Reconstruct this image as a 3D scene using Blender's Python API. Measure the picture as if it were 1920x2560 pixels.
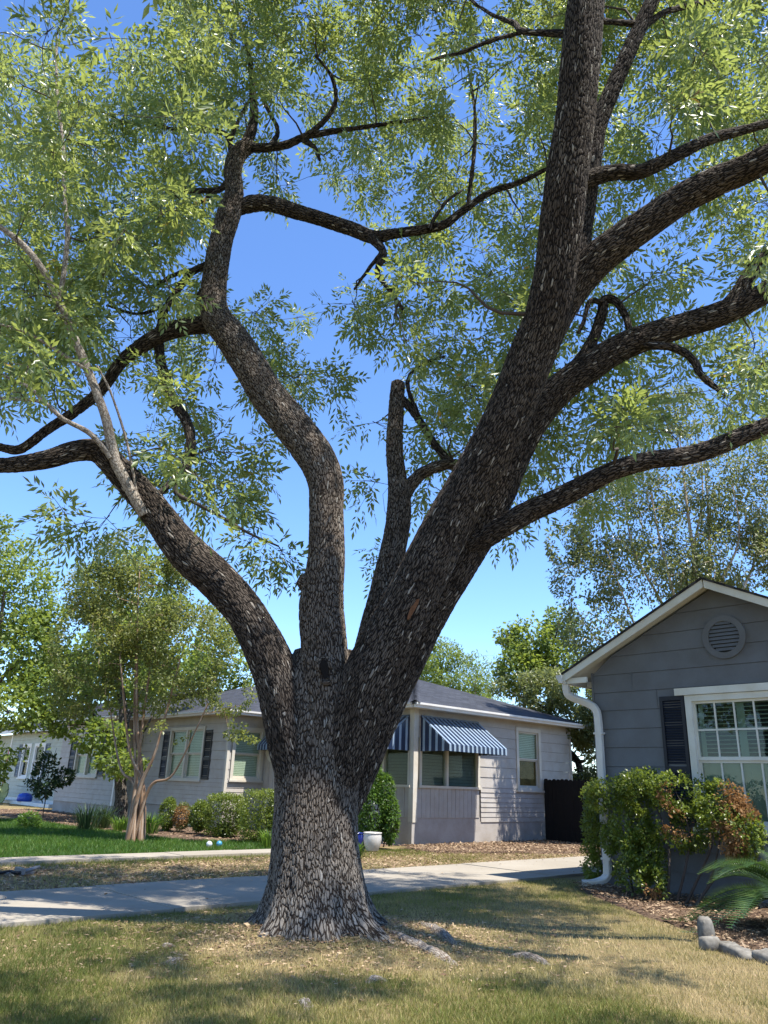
import bpy, math
import numpy as np
from mathutils import Matrix, Vector
rng = np.random.default_rng(11)
for o in list(bpy.data.objects): bpy.data.objects.remove(o)
scene = bpy.context.scene
COL = scene.collection
rad = math.radians

# ------------------------------------------------------------------ camera
F = 1900.0; H = 1.4; ROLL = math.atan(.035)
TH = math.atan((1963 - 1280) * math.cos(ROLL) / F)
c_, s_ = math.cos(TH), math.sin(TH)
FW = np.array([0, c_, s_]); U0 = np.array([0, -s_, c_]); R0 = np.array([1., 0, 0])
CR = math.cos(ROLL) * R0 + math.sin(ROLL) * U0
CU = math.cos(ROLL) * U0 - math.sin(ROLL) * R0
O = np.array([0, 0, H])
cd = bpy.data.cameras.new('camera'); cam = bpy.data.objects.new('camera', cd); COL.objects.link(cam)
cd.sensor_fit = 'VERTICAL'; cd.sensor_height = 36; cd.sensor_width = 27; cd.lens = 36 * F / 2560
cd.clip_start = .05; cd.clip_end = 2000
cam.matrix_world = Matrix(((CR[0], CU[0], -FW[0], O[0]), (CR[1], CU[1], -FW[1], O[1]), (CR[2], CU[2], -FW[2], O[2]), (0, 0, 0, 1)))
scene.camera = cam

# ------------------------------------------------------------------ sky, sun, exposure
SUN_AZ, SUN_EL = rad(128), rad(66)
world = bpy.data.worlds.new('World'); scene.world = world; world.use_nodes = True
wn = world.node_tree.nodes; wl = world.node_tree.links; wn.clear()
sky = wn.new('ShaderNodeTexSky'); sky.sky_type = 'NISHITA'; sky.sun_disc = False
sky.sun_elevation = SUN_EL; sky.sun_rotation = SUN_AZ; sky.altitude = 800; sky.air_density = 1.0; sky.dust_density = .05; sky.ozone_density = 6.0
bg = wn.new('ShaderNodeBackground'); bg.inputs[1].default_value = .15
wo = wn.new('ShaderNodeOutputWorld'); hs = wn.new('ShaderNodeHueSaturation'); hs.inputs['Saturation'].default_value = 1.08; hs.inputs['Hue'].default_value = .504; wl.new(sky.outputs[0], hs.inputs['Color']); wl.new(hs.outputs[0], bg.inputs[0]); wl.new(bg.outputs[0], wo.inputs[0])
sd = bpy.data.lights.new('sun', 'SUN'); sd.energy = 4.8; sd.angle = rad(.53); sd.color = (1, .95, .87)
sun = bpy.data.objects.new('sun', sd); COL.objects.link(sun)
SV = Vector((math.sin(SUN_AZ) * math.cos(SUN_EL), math.cos(SUN_AZ) * math.cos(SUN_EL), math.sin(SUN_EL)))
sun.rotation_euler = SV.to_track_quat('Z', 'Y').to_euler(); sun.location = (20, -5, 40)
scene.render.engine = 'CYCLES'
scene.cycles.max_bounces = 8; scene.cycles.transparent_max_bounces = 12; scene.cycles.transmission_bounces = 6
scene.view_settings.view_transform = 'Standard'; scene.view_settings.look = 'None'
scene.view_settings.gamma = 1; scene.view_settings.exposure = 1.18

# ------------------------------------------------------------------ pixel <-> place
def ray(x, y): return CR * (x - 960) - CU * (y - 1280) + FW * F
def G(x, y, z=0.0):
    d = ray(x, y); return O + d * ((z - H) / d[2])
def P(x, y, Y):
    d = ray(x, y); return O + d * (Y / d[1])
def proj(p):
    q = np.asarray(p, float) - O; zc = q @ FW
    return 960 + F * (q @ CR) / zc, 1280 - F * (q @ CU) / zc, zc
AZ = rad(47.5)
E1 = np.array([math.sin(AZ), math.cos(AZ), 0]); E2 = np.array([-math.cos(AZ), math.sin(AZ), 0]); EZ = np.array([0, 0, 1.])
C0 = G(1030, 2118); C0[2] = 0
def LQ(p, q, z=0.0): return C0 + p * E1 + q * E2 + z * EZ

# ------------------------------------------------------------------ noise
def hash3(i, j, k):
    n = (i * 374761393 + j * 668265263 + k * 2147483647 + 1013904223) & 0xffffffff
    n = ((n ^ (n >> 13)) * 1274126177) & 0xffffffff
    return ((n ^ (n >> 16)) & 0xffff) / 65535.0
def vnoise(p, sc=1.0):
    p = np.asarray(p, float) * sc + 1000.5
    if p.shape[-1] == 2: p = np.concatenate([p, np.zeros(p.shape[:-1] + (1,))], -1)
    i = np.floor(p).astype(np.int64); f = p - i; f = f * f * (3 - 2 * f)
    r = 0
    for a in (0, 1):
        for b in (0, 1):
            for c in (0, 1):
                w = (f[..., 0] if a else 1 - f[..., 0]) * (f[..., 1] if b else 1 - f[..., 1]) * (f[..., 2] if c else 1 - f[..., 2])
                r = r + w * hash3(i[..., 0] + a, i[..., 1] + b, i[..., 2] + c)
    return r
def fbm(p, sc=1.0): return (vnoise(p, sc) + .5 * vnoise(p, sc * 2.1) + .25 * vnoise(p, sc * 4.3)) / 1.75

# ------------------------------------------------------------------ mesh helpers
def mesh_np(name, v, quads=None, tris=None, attrs=None, smooth=False):
    me = bpy.data.meshes.new(name)
    v = np.asarray(v, np.float32).reshape(-1, 3); nq = 0 if quads is None else len(quads); nt = 0 if tris is None else len(tris)
    me.vertices.add(len(v)); me.vertices.foreach_set('co', v.ravel())
    li = np.concatenate([np.asarray(quads, np.int32).ravel() if nq else np.zeros(0, np.int32), np.asarray(tris, np.int32).ravel() if nt else np.zeros(0, np.int32)])
    tot = np.concatenate([np.full(nq, 4, np.int32), np.full(nt, 3, np.int32)])
    st = np.concatenate([[0], np.cumsum(tot)[:-1]]).astype(np.int32)
    me.loops.add(len(li)); me.loops.foreach_set('vertex_index', li.astype(np.int32))
    me.polygons.add(len(tot)); me.polygons.foreach_set('loop_start', st); me.polygons.foreach_set('loop_total', tot)
    me.polygons.foreach_set('use_smooth', np.full(len(tot), bool(smooth)))
    me.update(calc_edges=True)
    for k, a in (attrs or {}).items():
        a = np.asarray(a, np.float32)
        if a.ndim == 1:
            at = me.attributes.new(k, 'FLOAT', 'POINT'); at.data.foreach_set('value', a)
        else:
            at = me.attributes.new(k, 'FLOAT_VECTOR', 'POINT'); at.data.foreach_set('vector', a.ravel())
    return me
def obj(name, me, mat=None, parent=None):
    o = bpy.data.objects.new(name, me); COL.objects.link(o)
    if mat is not None and me is not None and not me.materials: me.materials.append(mat)
    if parent is not None: o.parent = parent
    return o
def tag(o, label=None, cat=None, group=None, kind=None):
    if label: o['label'] = label
    if cat: o['category'] = cat
    if group: o['group'] = group
    if kind: o['kind'] = kind
    return o
def thing(name, label, cat, loc=(0, 0, 0), group=None):
    o = bpy.data.objects.new(name, None); COL.objects.link(o); o.empty_display_size = .1
    tag(o, label, cat, group); return o
BQ = np.array([(0, 3, 2, 1), (4, 5, 6, 7), (0, 1, 5, 4), (1, 2, 6, 5), (2, 3, 7, 6), (3, 0, 4, 7)])
class Frame:                       # a wall: s along it, o out of it, z up
    def __init__(s, p0, dr, nr): s.p0 = np.asarray(p0, float); s.dr = dr; s.nr = nr
    def at(f, s, z, o): return f.p0 + f.dr * s + f.nr * o + EZ * z
    def box(f, s0, s1, z0, z1, o0, o1, otop=None):   # otop: outer face at the top (lapped boards)
        ot = o1 if otop is None else otop
        return [f.at(s0, z0, o0), f.at(s1, z0, o0), f.at(s1, z0, o1), f.at(s0, z0, o1), f.at(s0, z1, o0), f.at(s1, z1, o0), f.at(s1, z1, ot), f.at(s0, z1, ot)]
def boxes(name, blist, mat, parent=None):
    v = np.array(blist).reshape(-1, 3); n = len(v) // 8
    q = (BQ[None] + 8 * np.arange(n)[:, None, None]).reshape(-1, 4)
    # make windings outward
    me = mesh_np(name, v, q); import bmesh
    bm = bmesh.new(); bm.from_mesh(me); bmesh.ops.recalc_face_normals(bm, faces=bm.faces); bm.to_mesh(me); bm.free()
    return obj(name, me, mat, parent)
def poly_prism(name, pts_bottom, pts_top, mat, parent=None):
    n = len(pts_bottom); v = list(pts_bottom) + list(pts_top)
    f = [tuple(range(n)), tuple(range(n, 2 * n))] + [(i, (i + 1) % n, n + (i + 1) % n, n + i) for i in range(n)]
    me = bpy.data.meshes.new(name); me.from_pydata([tuple(map(float, p)) for p in v], [], f)
    import bmesh
    bm = bmesh.new(); bm.from_mesh(me); bmesh.ops.recalc_face_normals(bm, faces=bm.faces); bm.to_mesh(me); bm.free()
    return obj(name, me, mat, parent)
def catmull(pts, n_per=8):
    pts = np.asarray(pts, float); p = np.vstack([2 * pts[0] - pts[1], pts, 2 * pts[-1] - pts[-2]]); out = []
    for i in range(1, len(p) - 2):
        t = np.linspace(0, 1, n_per, endpoint=False)[:, None]
        a, b, c, d = p[i - 1], p[i], p[i + 1], p[i + 2]
        out.append(.5 * ((2 * b) + (c - a) * t + (2 * a - 5 * b + 4 * c - d) * t ** 2 + (3 * b - a - 3 * c + d) * t ** 3))
    out.append(p[-2][None]); return np.vstack(out)
def resample(pr, step):
    d = np.r_[0, np.cumsum(np.linalg.norm(np.diff(pr[:, :3], axis=0), axis=1))]
    n = max(3, int(d[-1] / step) + 1); t = np.linspace(0, d[-1], n)
    return np.stack([np.interp(t, d, pr[:, k]) for k in range(pr.shape[1])], 1), t
def tube(pr, seg, seed=0, bump=.06, cap=True, s0=0.0):
    """pr: (n,4) points+radius -> verts, quads, tris, bark coordinates"""
    p = pr[:, :3]; r = pr[:, 3]; n = len(p)
    t = np.gradient(p, axis=0); t /= np.linalg.norm(t, axis=1)[:, None] + 1e-9
    u = np.cross(t[0], [0, 1, 0.01]); u /= np.linalg.norm(u); fr = []
    for i in range(n):
        u = u - t[i] * (u @ t[i]); u /= np.linalg.norm(u); fr.append(u.copy())
    U = np.array(fr); V = np.cross(t, U)
    s = np.r_[0, np.cumsum(np.linalg.norm(np.diff(p, axis=0), axis=1))] + s0
    a = np.linspace(0, 2 * np.pi, seg, endpoint=False)
    ca, sa = np.cos(a), np.sin(a)
    bc = np.stack(np.broadcast_arrays(r[:, None] * ca, r[:, None] * sa, s[:, None]), -1) + np.array([seed * 3.1, seed * 1.7, seed * 2.3])
    rr = r[:, None] * np.ones(seg)
    if bump: rr = rr * (1 + bump * 2 * (fbm(np.stack(np.broadcast_arrays(ca * 1.2, sa * 1.2, (s / (np.mean(r) * 2.5 + .02))[:, None]), -1) + seed * 7.3, 1.0) - .5))
    v = p[:, None] + rr[..., None] * (U[:, None] * ca[None, :, None] + V[:, None] * sa[None, :, None])
    i = np.arange(n - 1)[:, None] * seg; j = np.arange(seg)[None]; j2 = (j + 1) % seg
    q = np.stack([i + j, i + j2, i + seg + j2, i + seg + j], -1).reshape(-1, 4)
    v = v.reshape(-1, 3); bc = bc.reshape(-1, 3); tr = np.zeros((0, 3), int)
    if cap:
        v = np.vstack([v, p[-1] + t[-1] * r[-1] * .4]); bc = np.vstack([bc, bc[-1]])
        k = (n - 1) * seg; jj = np.arange(seg); tr = np.stack([k + jj, k + (jj + 1) % seg, np.full(seg, len(v) - 1)], -1)
    return v, q, tr, bc
def join(parts):
    V, Q, T, B = [], [], [], []; k = 0
    for v, q, t, b in parts:
        V.append(v); Q.append(q + k); T.append(t + k); B.append(b); k += len(v)
    return np.vstack(V), np.vstack(Q), np.vstack(T), np.vstack(B)
def tubes_obj(name, parts, mat, parent):
    v, q, t, b = join(parts)
    return obj(name, mesh_np(name, v, q, t, {'bark': b}, smooth=True), mat, parent)

# ------------------------------------------------------------------ materials
def mat_new(name):
    m = bpy.data.materials.new(name); m.use_nodes = True; nt = m.node_tree; nt.nodes.clear()
    return m, nt.nodes, nt.links
def mixc(N, L, fac, a, b, bt='MIX'):
    n = N.new('ShaderNodeMix'); n.data_type = 'RGBA'; n.blend_type = bt
    for k, x in ((0, fac), (6, a), (7, b)):
        if hasattr(x, 'is_output'): L.new(x, n.inputs[k])
        else: n.inputs[k].default_value = x if k == 0 else (*x, 1)
    return n.outputs[2]
def ramp(N, L, src, stops):
    r = N.new('ShaderNodeValToRGB'); el = r.color_ramp.elements
    while len(el) < len(stops): el.new(.5)
    for e, (p, c) in zip(el, stops):
        e.position = p; e.color = (*c, 1) if len(c) == 3 else c
    L.new(src, r.inputs[0]); return r.outputs[0]
def gray(a): return (a, a, a)
def noise(N, L, co, scale, detail=4, rough=.6, dist=0):
    n = N.new('ShaderNodeTexNoise'); n.inputs['Scale'].default_value = scale; n.inputs['Detail'].default_value = detail
    n.inputs['Roughness'].default_value = rough; n.inputs['Distortion'].default_value = dist
    if co is not None: L.new(co, n.inputs['Vector'])
    return n.outputs[0]
def coords(N): return N.new('ShaderNodeTexCoord').outputs['Object']
def mathn(N, L, op, a, b=None, clamp=False):
    n = N.new('ShaderNodeMath'); n.operation = op; n.use_clamp = clamp
    for k, x in ((0, a), (1, b)):
        if x is None: continue
        if hasattr(x, 'is_output'): L.new(x, n.inputs[k])
        else: n.inputs[k].default_value = x
    return n.outputs[0]
def bump(N, L, h, strength=.3, dist=.01):
    b = N.new('ShaderNodeBump'); b.inputs['Strength'].default_value = strength; b.inputs['Distance'].default_value = dist
    L.new(h, b.inputs['Height']); return b.outputs[0]
def finish(N, L, col, rough=.7, nrm=None, spec=.3, metal=0):
    b = N.new('ShaderNodeBsdfPrincipled'); o = N.new('ShaderNodeOutputMaterial')
    if hasattr(col, 'is_output'): L.new(col, b.inputs['Base Color'])
    else: b.inputs['Base Color'].default_value = (*col, 1)
    if hasattr(rough, 'is_output'): L.new(rough, b.inputs['Roughness'])
    else: b.inputs['Roughness'].default_value = rough
    b.inputs['Specular IOR Level'].default_value = spec; b.inputs['Metallic'].default_value = metal
    if nrm is not None: L.new(nrm, b.inputs['Normal'])
    L.new(b.outputs[0], o.inputs[0]); return b, o
def paint(name, col, rough=.55, var=.12, dirt=.15, sc=3.0, spec=.3, grain=.15, gscale=60):
    m, N, L = mat_new(name); co = coords(N)
    n1 = noise(N, L, co, sc, 5); n2 = noise(N, L, co, gscale, 3)
    d = tuple(c * (1 - dirt * 2) * k for c, k in zip(col, (1, .95, .88)))
    f = ramp(N, L, n1, [(.35, gray(1)), (.75, gray(0))])
    c = mixc(N, L, f, d, col); c = mixc(N, L, var, c, ramp(N, L, n2, [(.3, gray(.4)), (.7, gray(1))]), 'MULTIPLY')
    finish(N, L, c, rough, bump(N, L, n2, grain, .004), spec); return m
def leaf_mat(name, stops, trans=.45, tcol=(.28, .42, .05), rough=.45, spec=.35):
    m, N, L = mat_new(name)
    a = N.new('ShaderNodeAttribute'); a.attribute_name = 'rnd'
    c = ramp(N, L, a.outputs['Fac'], stops)
    b = N.new('ShaderNodeBsdfPrincipled'); L.new(c, b.inputs['Base Color']); b.inputs['Roughness'].default_value = rough; b.inputs['Specular IOR Level'].default_value = spec
    t = N.new('ShaderNodeBsdfTranslucent'); L.new(mixc(N, L, .55, c, tcol), t.inputs['Color'])
    mx = N.new('ShaderNodeMixShader'); mx.inputs[0].default_value = trans
    L.new(b.outputs[0], mx.inputs[1]); L.new(t.outputs[0], mx.inputs[2])
    o = N.new('ShaderNodeOutputMaterial'); L.new(mx.outputs[0], o.inputs[0]); return m
def bark_mat(name, plate, plate2, crack, scale=30, stretch=.38, depth=.012, plate_glint=.0, glint_col=(.42, .42, .38), width=.16, zg=None):
    m, N, L = mat_new(name)
    a = N.new('ShaderNodeAttribute'); a.attribute_name = 'bark'
    mp = N.new('ShaderNodeMapping'); mp.inputs['Scale'].default_value = (1, 1, stretch); L.new(a.outputs['Vector'], mp.inputs['Vector'])
    nd = N.new('ShaderNodeTexNoise'); nd.inputs['Scale'].default_value = scale * .5; nd.inputs['Detail'].default_value = 3; L.new(mp.outputs[0], nd.inputs['Vector'])
    va = N.new('ShaderNodeVectorMath'); va.operation = 'SCALE'; va.inputs['Scale'].default_value = 2.1 / scale
    vs = N.new('ShaderNodeVectorMath'); vs.operation = 'SUBTRACT'; vs.inputs[1].default_value = (.5, .5, .5); L.new(nd.outputs['Color'], vs.inputs[0]); L.new(vs.outputs[0], va.inputs[0])
    vb = N.new('ShaderNodeVectorMath'); L.new(mp.outputs[0], vb.inputs[0]); L.new(va.outputs[0], vb.inputs[1])
    vo = N.new('ShaderNodeTexVoronoi'); vo.feature = 'DISTANCE_TO_EDGE'; vo.inputs['Scale'].default_value = scale; L.new(vb.outputs[0], vo.inputs['Vector'])
    vc = N.new('ShaderNodeTexVoronoi'); vc.feature = 'F1'; vc.inputs['Scale'].default_value = scale; L.new(vb.outputs[0], vc.inputs['Vector'])
    h = ramp(N, L, vo.outputs['Distance'], [(0.0, gray(0)), (width, gray(.85)), (.5, gray(1))])
    big = noise(N, L, a.outputs['Vector'], 3.0, 6, .7); fine = noise(N, L, a.outputs['Vector'], 90, 3)
    pc = mixc(N, L, ramp(N, L, big, [(.35, gray(0)), (.65, gray(1))]), plate, plate2)
    if zg:
        sx = N.new('ShaderNodeSeparateXYZ'); L.new(a.outputs['Vector'], sx.inputs[0]); zz = mathn(N, L, 'ADD', sx.outputs[2], mathn(N, L, 'MULTIPLY', big, .8))
        mr = N.new('ShaderNodeMapRange'); mr.inputs[1].default_value = zg[0] + .4; mr.inputs[2].default_value = zg[1] + .4; mr.inputs[3].default_value = 1; mr.inputs[4].default_value = 0; L.new(zz, mr.inputs[0]); pc = mixc(N, L, mr.outputs[0], pc, zg[2])
    pc = mixc(N, L, .35, pc, ramp(N, L, vc.outputs['Color'], [(0, gray(.6)), (1, gray(1.2))]), 'MULTIPLY')
    pc = mixc(N, L, .6, pc, ramp(N, L, fine, [(.3, gray(.45)), (.7, gray(1.25))]), 'MULTIPLY')
    if plate_glint:  # scattered pale cells: highlights on bark plates, painted into the colour
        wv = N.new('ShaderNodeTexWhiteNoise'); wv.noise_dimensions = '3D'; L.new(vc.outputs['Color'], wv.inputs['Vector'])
        lf = ramp(N, L, wv.outputs['Value'], [(1 - plate_glint - .01, gray(0)), (1 - plate_glint, gray(.8))])
        pc = mixc(N, L, lf, pc, glint_col)
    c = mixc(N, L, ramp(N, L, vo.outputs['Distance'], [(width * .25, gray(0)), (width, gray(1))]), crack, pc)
    hh = mathn(N, L, 'ADD', h, mathn(N, L, 'MULTIPLY', fine, .25))
    b, o = finish(N, L, c, .9, None, .15)
    d = N.new('ShaderNodeDisplacement'); d.inputs['Scale'].default_value = depth; d.inputs['Midlevel'].default_value = .8; L.new(hh, d.inputs['Height'])
    L.new(d.outputs[0], o.inputs['Displacement']); m.displacement_method = 'BOTH'; return m

M = {}
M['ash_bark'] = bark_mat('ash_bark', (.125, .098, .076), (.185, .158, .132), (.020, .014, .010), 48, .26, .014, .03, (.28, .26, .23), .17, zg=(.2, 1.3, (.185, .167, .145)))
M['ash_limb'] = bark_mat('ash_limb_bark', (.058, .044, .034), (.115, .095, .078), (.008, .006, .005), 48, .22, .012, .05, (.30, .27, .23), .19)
M['ash_twig'] = paint('ash_twig', (.075, .06, .05), .9, .3, .1, 8)
M['ash_pale'] = bark_mat('ash_young_bark', (.30, .26, .22), (.38, .34, .29), (.12, .095, .075), 40, .5, .002, 0)
M['ash_leaf'] = leaf_mat('ash_leaf', [(0, (.06, .095, .032)), (.45, (.11, .165, .05)), (.8, (.17, .22, .07)), (.97, (.24, .28, .09)), (1, (.45, .22, .04))], .45, (.55, .62, .13), .36, .6)
M['root_bark'] = bark_mat('root_bark', (.26, .22, .18), (.34, .31, .27), (.13, .10, .075), 60, .2, .005, 0)
M['hollow'] = paint('hollow_shade', (.006, .004, .003), .95, .2, 0)  # near-black colour paints the cavity's shade onto a solid patch
M['scar'] = paint('torn_wood', (.15, .065, .028), .9, .4, .2, 20)
M['myrtle_bark'] = bark_mat('myrtle_bark', (.34, .25, .18), (.42, .33, .26), (.22, .14, .09), 14, .12, .002, 0, width=.3)
M['myrtle_pale'] = bark_mat('myrtle_pale_bark', (.62, .53, .43), (.66, .58, .49), (.42, .32, .23), 14, .12, .002, 0, width=.3)
M['dark_bark'] = bark_mat('dark_bark', (.10, .085, .07), (.16, .14, .12), (.02, .016, .012), 24, .4, .008, 0)
M['leaf_bright'] = leaf_mat('leaf_bright', [(0, (.06, .10, .02)), (.5, (.115, .17, .034)), (1, (.20, .25, .055))], .5, (.44, .52, .07), .45, .4)
M['leaf_myrtle'] = leaf_mat('leaf_myrtle', [(0, (.06, .08, .022)), (.5, (.115, .145, .036)), (.86, (.17, .185, .05)), (1, (.25, .15, .06))], .48, (.44, .46, .09), .4, .45)
M['leaf_olive'] = leaf_mat('leaf_olive', [(0, (.055, .075, .03)), (.5, (.105, .13, .048)), (.9, (.17, .185, .075)), (1, (.25, .21, .09))], .42, (.38, .42, .10), .35, .5)
M['leaf_hedge'] = leaf_mat('leaf_hedge', [(0, (.04, .07, .012)), (.5, (.10, .14, .02)), (1, (.22, .25, .04))], .4, (.30, .38, .04), .35, .5)
M['leaf_bush'] = leaf_mat('leaf_bush', [(0, (.055, .085, .015)), (.5, (.13, .175, .026)), (1, (.27, .30, .05))], .42, (.30, .38, .04), .35, .5)
M['leaf_brown'] = leaf_mat('leaf_brown', [(0, (.15, .08, .035)), (.6, (.27, .155, .065)), (1, (.42, .28, .14))], .35, (.40, .18, .05), .7, .2)
M['leaf_dark'] = leaf_mat('leaf_dark', [(0, (.012, .028, .012)), (.6, (.025, .05, .02)), (1, (.05, .085, .03))], .25, (.12, .22, .04), .4, .4)
M['leaf_nandina'] = leaf_mat('leaf_nandina', [(0, (.025, .06, .012)), (.5, (.055, .115, .018)), (1, (.14, .23, .035))], .42, (.26, .42, .04), .4, .4)
M['leaf_palm'] = leaf_mat('leaf_palm', [(0, (.02, .045, .014)), (.6, (.04, .085, .024)), (1, (.09, .14, .04))], .25, (.15, .26, .04), .3, .6)
M['leaf_cactus'] = paint('cactus_pad', (.30, .36, .16), .6, .2, .1)
M['grass_dry'] = leaf_mat('grass_dry', [(0, (.07, .095, .018)), (.35, (.15, .17, .036)), (.6, (.27, .235, .085)), (1, (.48, .37, .19))], .32, (.42, .40, .10), .6, .25)
M['grass_green'] = leaf_mat('grass_green', [(0, (.025, .065, .01)), (.6, (.055, .125, .018)), (1, (.12, .19, .03))], .35, (.2, .36, .03), .5, .3)
M['litter'] = leaf_mat('leaf_litter', [(0, (.11, .065, .038)), (.5, (.26, .175, .11)), (1, (.46, .345, .22))], .1, (.3, .2, .1), .8, .2)

M['nsiding'] = paint('pale_siding', (.42, .395, .365), .6, .12, .08)
M['ntrim'] = paint('cream_trim', (.55, .52, .45), .5, .1, .06)
M['nsoffit'] = paint('soffit', (.50, .47, .40), .7, .1, .06)
M['stucco'] = paint('stucco', (.42, .39, .36), .85, .2, .12, 2.2, .15, .5, 40)
M['gutter'] = paint('gutter_white', (.62, .60, .56), .4, .08, .08, 2, .4)
M['gsiding'] = paint('gray_siding', (.138, .146, .158), .6, .15, .10, 2.5)
M['gtrim'] = paint('gray_house_trim', (.66, .66, .60), .5, .1, .07)
M['gfound'] = paint('gray_foundation', (.155, .163, .175), .8, .2, .15, 2, .2, .4, 30)
M['shutter'] = paint('shutter_navy', (.008, .010, .018), .45, .1, 0, 4, .35)
M['shutter2'] = paint('shutter_brownblack', (.020, .018, .018), .5, .1, 0, 4, .3)
M['shutter3'] = paint('shutter_slate', (.10, .12, .14), .5, .1, 0, 4, .3)
M['core'] = paint('dark_core', (.018, .02, .02), .9, .1, 0)  # dark colour paints the unlit interior seen behind the windows
M['blind'] = paint('blind', (.66, .66, .60), .55, .1, .05)
M['louvre'] = paint('dark_louvre', (.14, .14, .13), .5, .1, .05)
M['blindg'] = paint('plantation_blind', (.24, .29, .25), .5, .1, .05)
M['curtain'] = paint('amber_curtain', (.28, .16, .06), .9, .3, .3, 6)
M['navy'] = paint('awning_navy', (.012, .022, .055), .35, .1, 0, 5, .5)
M['awnlight'] = paint('awning_pale_blue', (.26, .34, .43), .3, .12, .08, 5, .5)
M['fence'] = paint('fence_black_brown', (.012, .009, .008), .85, .35, .2, 8)
M['lsiding'] = paint('pale_green_siding', (.44, .47, .40), .6, .1, .06)
M['white'] = paint('white_paint', (.76, .76, .74), .5, .06, .05)
M['red'] = paint('red_paint', (.42, .04, .025), .5, .1, .1)
M['blueplastic'] = paint('blue_plastic', (.02, .07, .42), .35, .1, .05, 4, .5)
M['potblue'] = paint('blue_glaze', (.015, .03, .20), .18, .2, .2, 9, .6)
M['potwhite'] = paint('pale_glaze', (.55, .54, .52), .35, .15, .12, 6, .5)
M['limestone'] = paint('limestone', (.25, .235, .205), .9, .4, .3, 9, .1, 1, 25)
M['ballwhite'] = paint('ball_white', (.45, .5, .54), .25, .05, 0, 4, .5)
M['ballblue'] = paint('ball_blue', (.05, .22, .36), .25, .05, 0, 4, .5)
M['rubber'] = paint('black_rubber', (.012, .012, .014), .6, .1, 0)
M['metal'] = paint('grey_metal', (.13, .14, .16), .35, .1, .05, 5, .6)
def glass_mat(name='window_glass', k=.5):
    m, N, L = mat_new(name)
    t = N.new('ShaderNodeBsdfTransparent'); t.inputs[0].default_value = (.82, .88, .84, 1)
    g = N.new('ShaderNodeBsdfGlossy'); g.inputs['Roughness'].default_value = .02
    fr = N.new('ShaderNodeLayerWeight'); fr.inputs['Blend'].default_value = .5
    mx = N.new('ShaderNodeMixShader'); L.new(mathn(N, L, 'ADD', mathn(N, L, 'MULTIPLY', mathn(N, L, 'POWER', fr.outputs['Facing'], 4.0), k), .05 * k), mx.inputs[0]); L.new(t.outputs[0], mx.inputs[1]); L.new(g.outputs[0], mx.inputs[2])
    o = N.new('ShaderNodeOutputMaterial'); L.new(mx.outputs[0], o.inputs[0]); return m
M['glass'] = glass_mat(); M['screen'] = glass_mat('screened_glass', .16)
def ground_mat():
    m, N, L = mat_new('dry_lawn_soil'); co = coords(N)
    n1 = noise(N, L, co, .55, 5); n2 = noise(N, L, co, 7, 5); n3 = noise(N, L, co, 120, 4, .7)
    a = mixc(N, L, ramp(N, L, n1, [(.35, gray(0)), (.62, gray(1))]), (.13, .12, .045), (.31, .235, .125))
    a = mixc(N, L, ramp(N, L, n2, [(.5, gray(0)), (.75, gray(.6))]), a, (.15, .095, .055))
    a = mixc(N, L, .7, a, ramp(N, L, n3, [(.25, gray(.35)), (.75, gray(1.2))]), 'MULTIPLY')
    finish(N, L, a, .95, bump(N, L, n3, .8, .02), .1); return m
M['ground'] = ground_mat()
def mulch_mat():
    m, N, L = mat_new('mulch'); co = coords(N)
    n1 = noise(N, L, co, 1.2, 5); n3 = noise(N, L, co, 55, 5, .75, 1.0)
    a = mixc(N, L, ramp(N, L, n1, [(.35, gray(0)), (.65, gray(1))]), (.11, .07, .05), (.23, .16, .11))
    a = mixc(N, L, .85, a, ramp(N, L, n3, [(.3, gray(.3)), (.7, gray(1.35))]), 'MULTIPLY')
    finish(N, L, a, .95, bump(N, L, n3, 1, .03), .1); return m
M['mulch'] = mulch_mat()
def concrete_mat():
    m, N, L = mat_new('concrete'); co = coords(N)
    n1 = noise(N, L, co, .9, 6, .65); n2 = noise(N, L, co, 9, 5, .7); n3 = noise(N, L, co, 160, 3)
    a = mixc(N, L, ramp(N, L, n1, [(.3, gray(0)), (.7, gray(1))]), (.26, .228, .18), (.325, .292, .238))
    a = mixc(N, L, ramp(N, L, n2, [(.55, gray(0)), (.8, gray(.45))]), a, (.19, .17, .145))
    a = mixc(N, L, .35, a, ramp(N, L, n3, [(.3, gray(.6)), (.7, gray(1.1))]), 'MULTIPLY')
    finish(N, L, a, .9, bump(N, L, n3, .35, .004), .15); return m
M['concrete'] = concrete_mat()
def shingle_mat(name, base):
    m, N, L = mat_new(name)
    uv = N.new('ShaderNodeAttribute'); uv.attribute_name = 'bark'
    br = N.new('ShaderNodeTexBrick'); br.inputs['Scale'].default_value = 1; br.inputs['Brick Width'].default_value = .30; br.inputs['Row Height'].default_value = .14
    br.inputs['Mortar Size'].default_value = .008; br.inputs['Bias'].default_value = 0
    br.inputs['Color1'].default_value = (*[b * .75 for b in base], 1); br.inputs['Color2'].default_value = (*[b * 1.3 for b in base], 1); br.inputs['Mortar'].default_value = (*[b * .45 for b in base], 1)
    L.new(uv.outputs['Vector'], br.inputs['Vector'])
    n1 = noise(N, L, uv.outputs['Vector'], .8, 5); n3 = noise(N, L, uv.outputs['Vector'], 70, 3)
    a = mixc(N, L, .5, br.outputs['Color'], ramp(N, L, n1, [(.3, gray(.6)), (.7, gray(1.3))]), 'MULTIPLY')
    a = mixc(N, L, .4, a, ramp(N, L, n3, [(.3, gray(.5)), (.7, gray(1.3))]), 'MULTIPLY')
    finish(N, L, a, .85, bump(N, L, br.outputs['Fac'], .5, -.01), .25); return m
M['shingle'] = shingle_mat('slate_shingles', (.040, .043, .052))
M['shingle2'] = shingle_mat('brown_shingles', (.045, .042, .042))

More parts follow.
